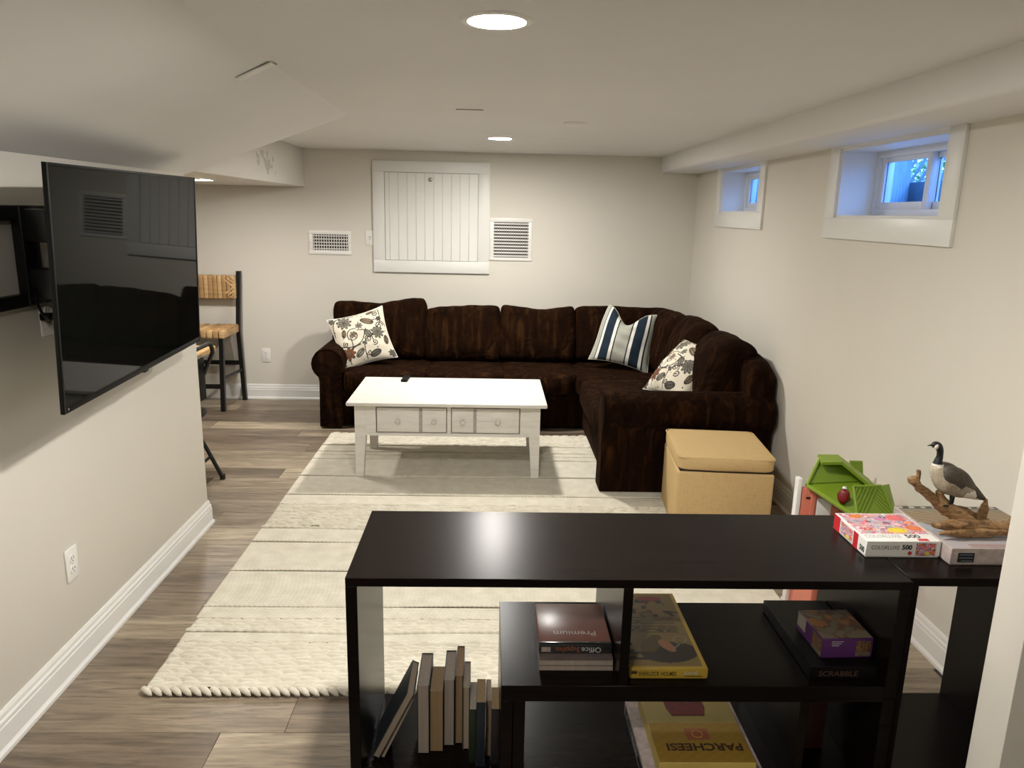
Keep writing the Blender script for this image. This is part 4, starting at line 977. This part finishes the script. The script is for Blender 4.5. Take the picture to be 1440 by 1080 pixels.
for s in (-1, 1):
    # cheek patch, wing, leg
    bm = bmesh.new(); bmesh.ops.create_uvsphere(bm, u_segments=14, v_segments=8, radius=1); bmesh.ops.scale(bm, vec=(.0056, .0036, .0085), verts=bm.verts[:])
    bmesh.ops.rotate(bm, cent=(0, 0, 0), matrix=Matrix.Rotation(radians(20), 3, 'Y'), verts=bm.verts[:]); bmesh.ops.translate(bm, vec=L3(1.2665, 1.0005, 2.0+s*.0085), verts=bm.verts[:]); obj('cheek_patch', bm, 'gwhite', gs, 0)
    prof = [(1.286, .936, .008, .008), (1.298, .930, .022, .014), (1.320, .916, .031, .016), (1.347, .900, .030, .017), (1.375, .882, .022, .014), (1.405, .862, .013, .010), (1.436, .842, .003, .004)]
    SW = smoothpath(prof, 4); R = []
    for i, q in enumerate(SW):
        a = SW[min(i+1, len(SW)-1)]-SW[max(i-1, 0)]; t_ = Vector((a[0], 0, a[1])).normalized(); nn_ = t_.cross(ref)
        f_ = i/(len(SW)-1); yo = .021*sin(pi*min(1, f_*1.15+.1))**.7 if f_ < .78 else .009
        c = Vector(L3(q[0], q[1], 2.0+s*yo)); R.append([c + nn_*q[2]*cos(2*pi*j/14) + ref*q[3]*sin(2*pi*j/14) for j in range(14)])
    obj('wing', rings(bmesh.new(), R), 'gwing', gs, 60)
tube('leg', [L3(1.326, .868, 1.986), L3(1.327, .845, 1.985), L3(1.324, .829, 1.983)], [.005, .0032, .0035], 'gblack', gs, 8)
tube('leg', [L3(1.354, .868, 2.012), L3(1.353, .842, 2.012), L3(1.349, .818, 2.01)], [.005, .0032, .0035], 'gblack', gs, 8)
for x, z, y in ((1.318, .829, 1.983), (1.344, .818, 2.01)):
    o = prism('foot', [(-.016, 0), (-.014, -.010), (.008, -.003), (.008, .003), (-.014, .010)], 'z', -.001, .003, 'gblack', gs); o.location = L3(x, z, y)
def limb(name, P, seed, n=12):
    S_ = smoothpath([(*L3(x, z, y), r) for x, z, y, r in P], 5); bm = bmesh.new()
    TUBE(bm, [s[:3] for s in S_], [float(s[3])*1.08 for s in S_], n)
    for v in bm.verts: v.co += mnoise.noise_vector(v.co*38+Vector((seed, 0, 0)))*.0055 + mnoise.noise_vector(v.co*90)*.0025
    return obj(name, bm, 'drift', gs, 70)
limb('driftwood_log', [(1.262, .778, 1.955, .004), (1.300, .780, 1.955, .014), (1.36, .779, 1.955, .019), (1.43, .778, 1.950, .017), (1.49, .777, 1.945, .018), (1.525, .772, 1.945, .010)], 1)
limb('driftwood_log', [(1.270, .768, 1.925, .003), (1.32, .768, 1.925, .010), (1.40, .769, 1.93, .011), (1.47, .768, 1.93, .008)], 2)
limb('driftwood_trunk', [(1.40, .775, 1.965, .014), (1.352, .800, 1.985, .021), (1.315, .820, 1.995, .018), (1.290, .838, 2.0, .014), (1.262, .860, 2.0, .011), (1.236, .882, 2.0, .011), (1.218, .898, 2.0, .013), (1.206, .905, 2.0, .004)], 3)
limb('driftwood_fork', [(1.228, .885, 2.0, .009), (1.230, .905, 2.0, .007), (1.232, .926, 2.0, .004)], 4)
limb('driftwood_stub', [(1.320, .822, 1.998, .016), (1.306, .845, 2.0, .013), (1.300, .862, 2.0, .011), (1.299, .868, 2.0, .008)], 5)
limb('driftwood_ridge', [(1.330, .818, 2.005, .012), (1.36, .806, 2.005, .014), (1.41, .786, 1.995, .015), (1.45, .775, 1.98, .010)], 8)
limb('driftwood_spike', [(1.415, .775, 1.975, .020), (1.422, .800, 1.98, .013), (1.427, .825, 1.98, .009), (1.429, .848, 1.98, .003)], 6)
limb('driftwood_antler', [(1.470, .775, 1.955, .013), (1.492, .790, 1.96, .009), (1.515, .812, 1.965, .007), (1.530, .846, 1.97, .003)], 7)

# ================================================================== TOY HOUSE
ty = thing('toy_house', 'coral toy house with open green plastic roof beside the right wall', 'toy', (1.47, 2.86, 0))
def tl(x, y, z): return (x-1.47, y-2.86, z)
def tbox(name, x0, x1, y0, y1, z0, z1, m_, bev=.003): return box(name, (x0-1.47, x1-1.47, y0-2.86, y1-2.86, z0, z1), m_, ty, bev)
tbox('wall_panel', 1.300, 1.47, 2.90, 2.925, .012, .532, 'coral'); tbox('wall_panel', 1.47, 1.66, 2.90, 2.925, .012, .44, 'coral')
tbox('wall_panel', 1.300, 1.325, 2.70, 2.90, .012, .40, 'coral'); tbox('corner_post', 1.283, 1.302, 2.895, 2.93, .012, .575, 'white')
tbox('base', 1.285, 1.665, 2.70, 2.95, 0, .014, 'white'); tbox('window', 1.372, 1.435, 2.895, 2.902, .36, .49, 'white'); tbox('window_sill', 1.345, 1.366, 2.893, 2.902, .10, .53, 'coral')
tbox('speaker_mark', 1.325, 1.343, 2.896, 2.901, .488, .494, 'ink', 0); tbox('floor_piece', 1.34, 1.40, 2.75, 2.86, .014, .05, 'red'); tbox('floor_piece', 1.44, 1.53, 2.74, 2.88, .014, .07, 'coral')
def poly_plate(name, P, th, m_):
    """plate through 3-D polygon P, thickness th along its normal"""
    P = [Vector(tl(*p)) for p in P]; n = (P[1]-P[0]).cross(P[2]-P[0]).normalized()
    bm = bmesh.new(); rings(bm, [P, [p+n*th for p in P]]); return obj(name, bm, m_, ty)
# open roof: floor, back, gabled rim
poly_plate('roof_floor', [(1.318, 2.905, .549), (1.455, 2.66, .478), (1.655, 2.70, .478), (1.615, 2.96, .552)], -.008, 'green')
poly_plate('roof_back', [(1.318, 2.90, .548), (1.60, 2.94, .548), (1.60, 2.965, .555), (1.475, 2.965, .645), (1.392, 2.96, .645)], .008, 'greend')
def rim(pts, r=.011): tube('roof_rim', [tl(*p) for p in pts], r, 'green', ty, 6)
rim([(1.318, 2.89, .550), (1.388, 2.95, .648)], .007); rim([(1.318, 2.885, .550), (1.455, 2.66, .484)], .008)
poly_plate('roof_eave', [(1.388, 2.975, .656), (1.475, 2.975, .656), (1.462, 2.90, .648), (1.375, 2.90, .646)], .012, 'green')
poly_plate('roof_slope', [(1.475, 2.975, .656), (1.612, 2.955, .556), (1.585, 2.88, .552), (1.462, 2.90, .648)], .012, 'green')
poly_plate('roof_flap', [(1.54, 2.99, .622), (1.592, 2.99, .622), (1.605, 2.99, .54), (1.54, 2.99, .54)], .012, 'greend')
fp = [(1.425, 2.72, .610), (1.530, 2.72, .614), (1.590, 2.68, .480), (1.430, 2.66, .480)]
poly_plate('roof_door', fp, .008, 'green')
rim(fp+[fp[0]], .006)
poly_plate('roof_side', [(1.530, 2.72, .614), (1.588, 2.76, .606), (1.620, 2.72, .480), (1.590, 2.68, .480)], .008, 'green')
for i in range(6):
    a = (i+1)/7; b_ = Vector(fp[0])*(1-a)+Vector(fp[1])*a; c_ = Vector(fp[3])*(1-a)+Vector(fp[2])*a
    for dx in (-.8, .8):
        a2 = min(max(a+dx, .03), .97); c2 = Vector(fp[3])*(1-a2)+Vector(fp[2])*a2; q2 = Vector(fp[0])*(1-a2)+Vector(fp[1])*a2; t2 = abs(a2-a)/.8
        e = q2*(1-t2)+c2*t2; n_ = Vector((0, -.0055, .002))
        tube('shingle_line', [tl(*(b_+n_)), tl(*(e+n_))], .0016, 'greend', ty, 4)
bm = bmesh.new(); bmesh.ops.create_icosphere(bm, subdivisions=3, radius=1); bmesh.ops.scale(bm, vec=(.026, .024, .034), verts=bm.verts[:])
for v in bm.verts: v.co += mnoise.noise_vector(v.co*40)*.008
toy = thing('red_toy', 'small crumpled dark red toy inside the green toy roof', 'toy', (1.425, 2.78, .545)); bb_ = obj('body', bm, 'red', toy, 0); lathe('white_top', [(0, .008), (.006, .006), (.009, 0), (0, 0)], 'white', toy, (-.004, 0, .034), 'z', 12)
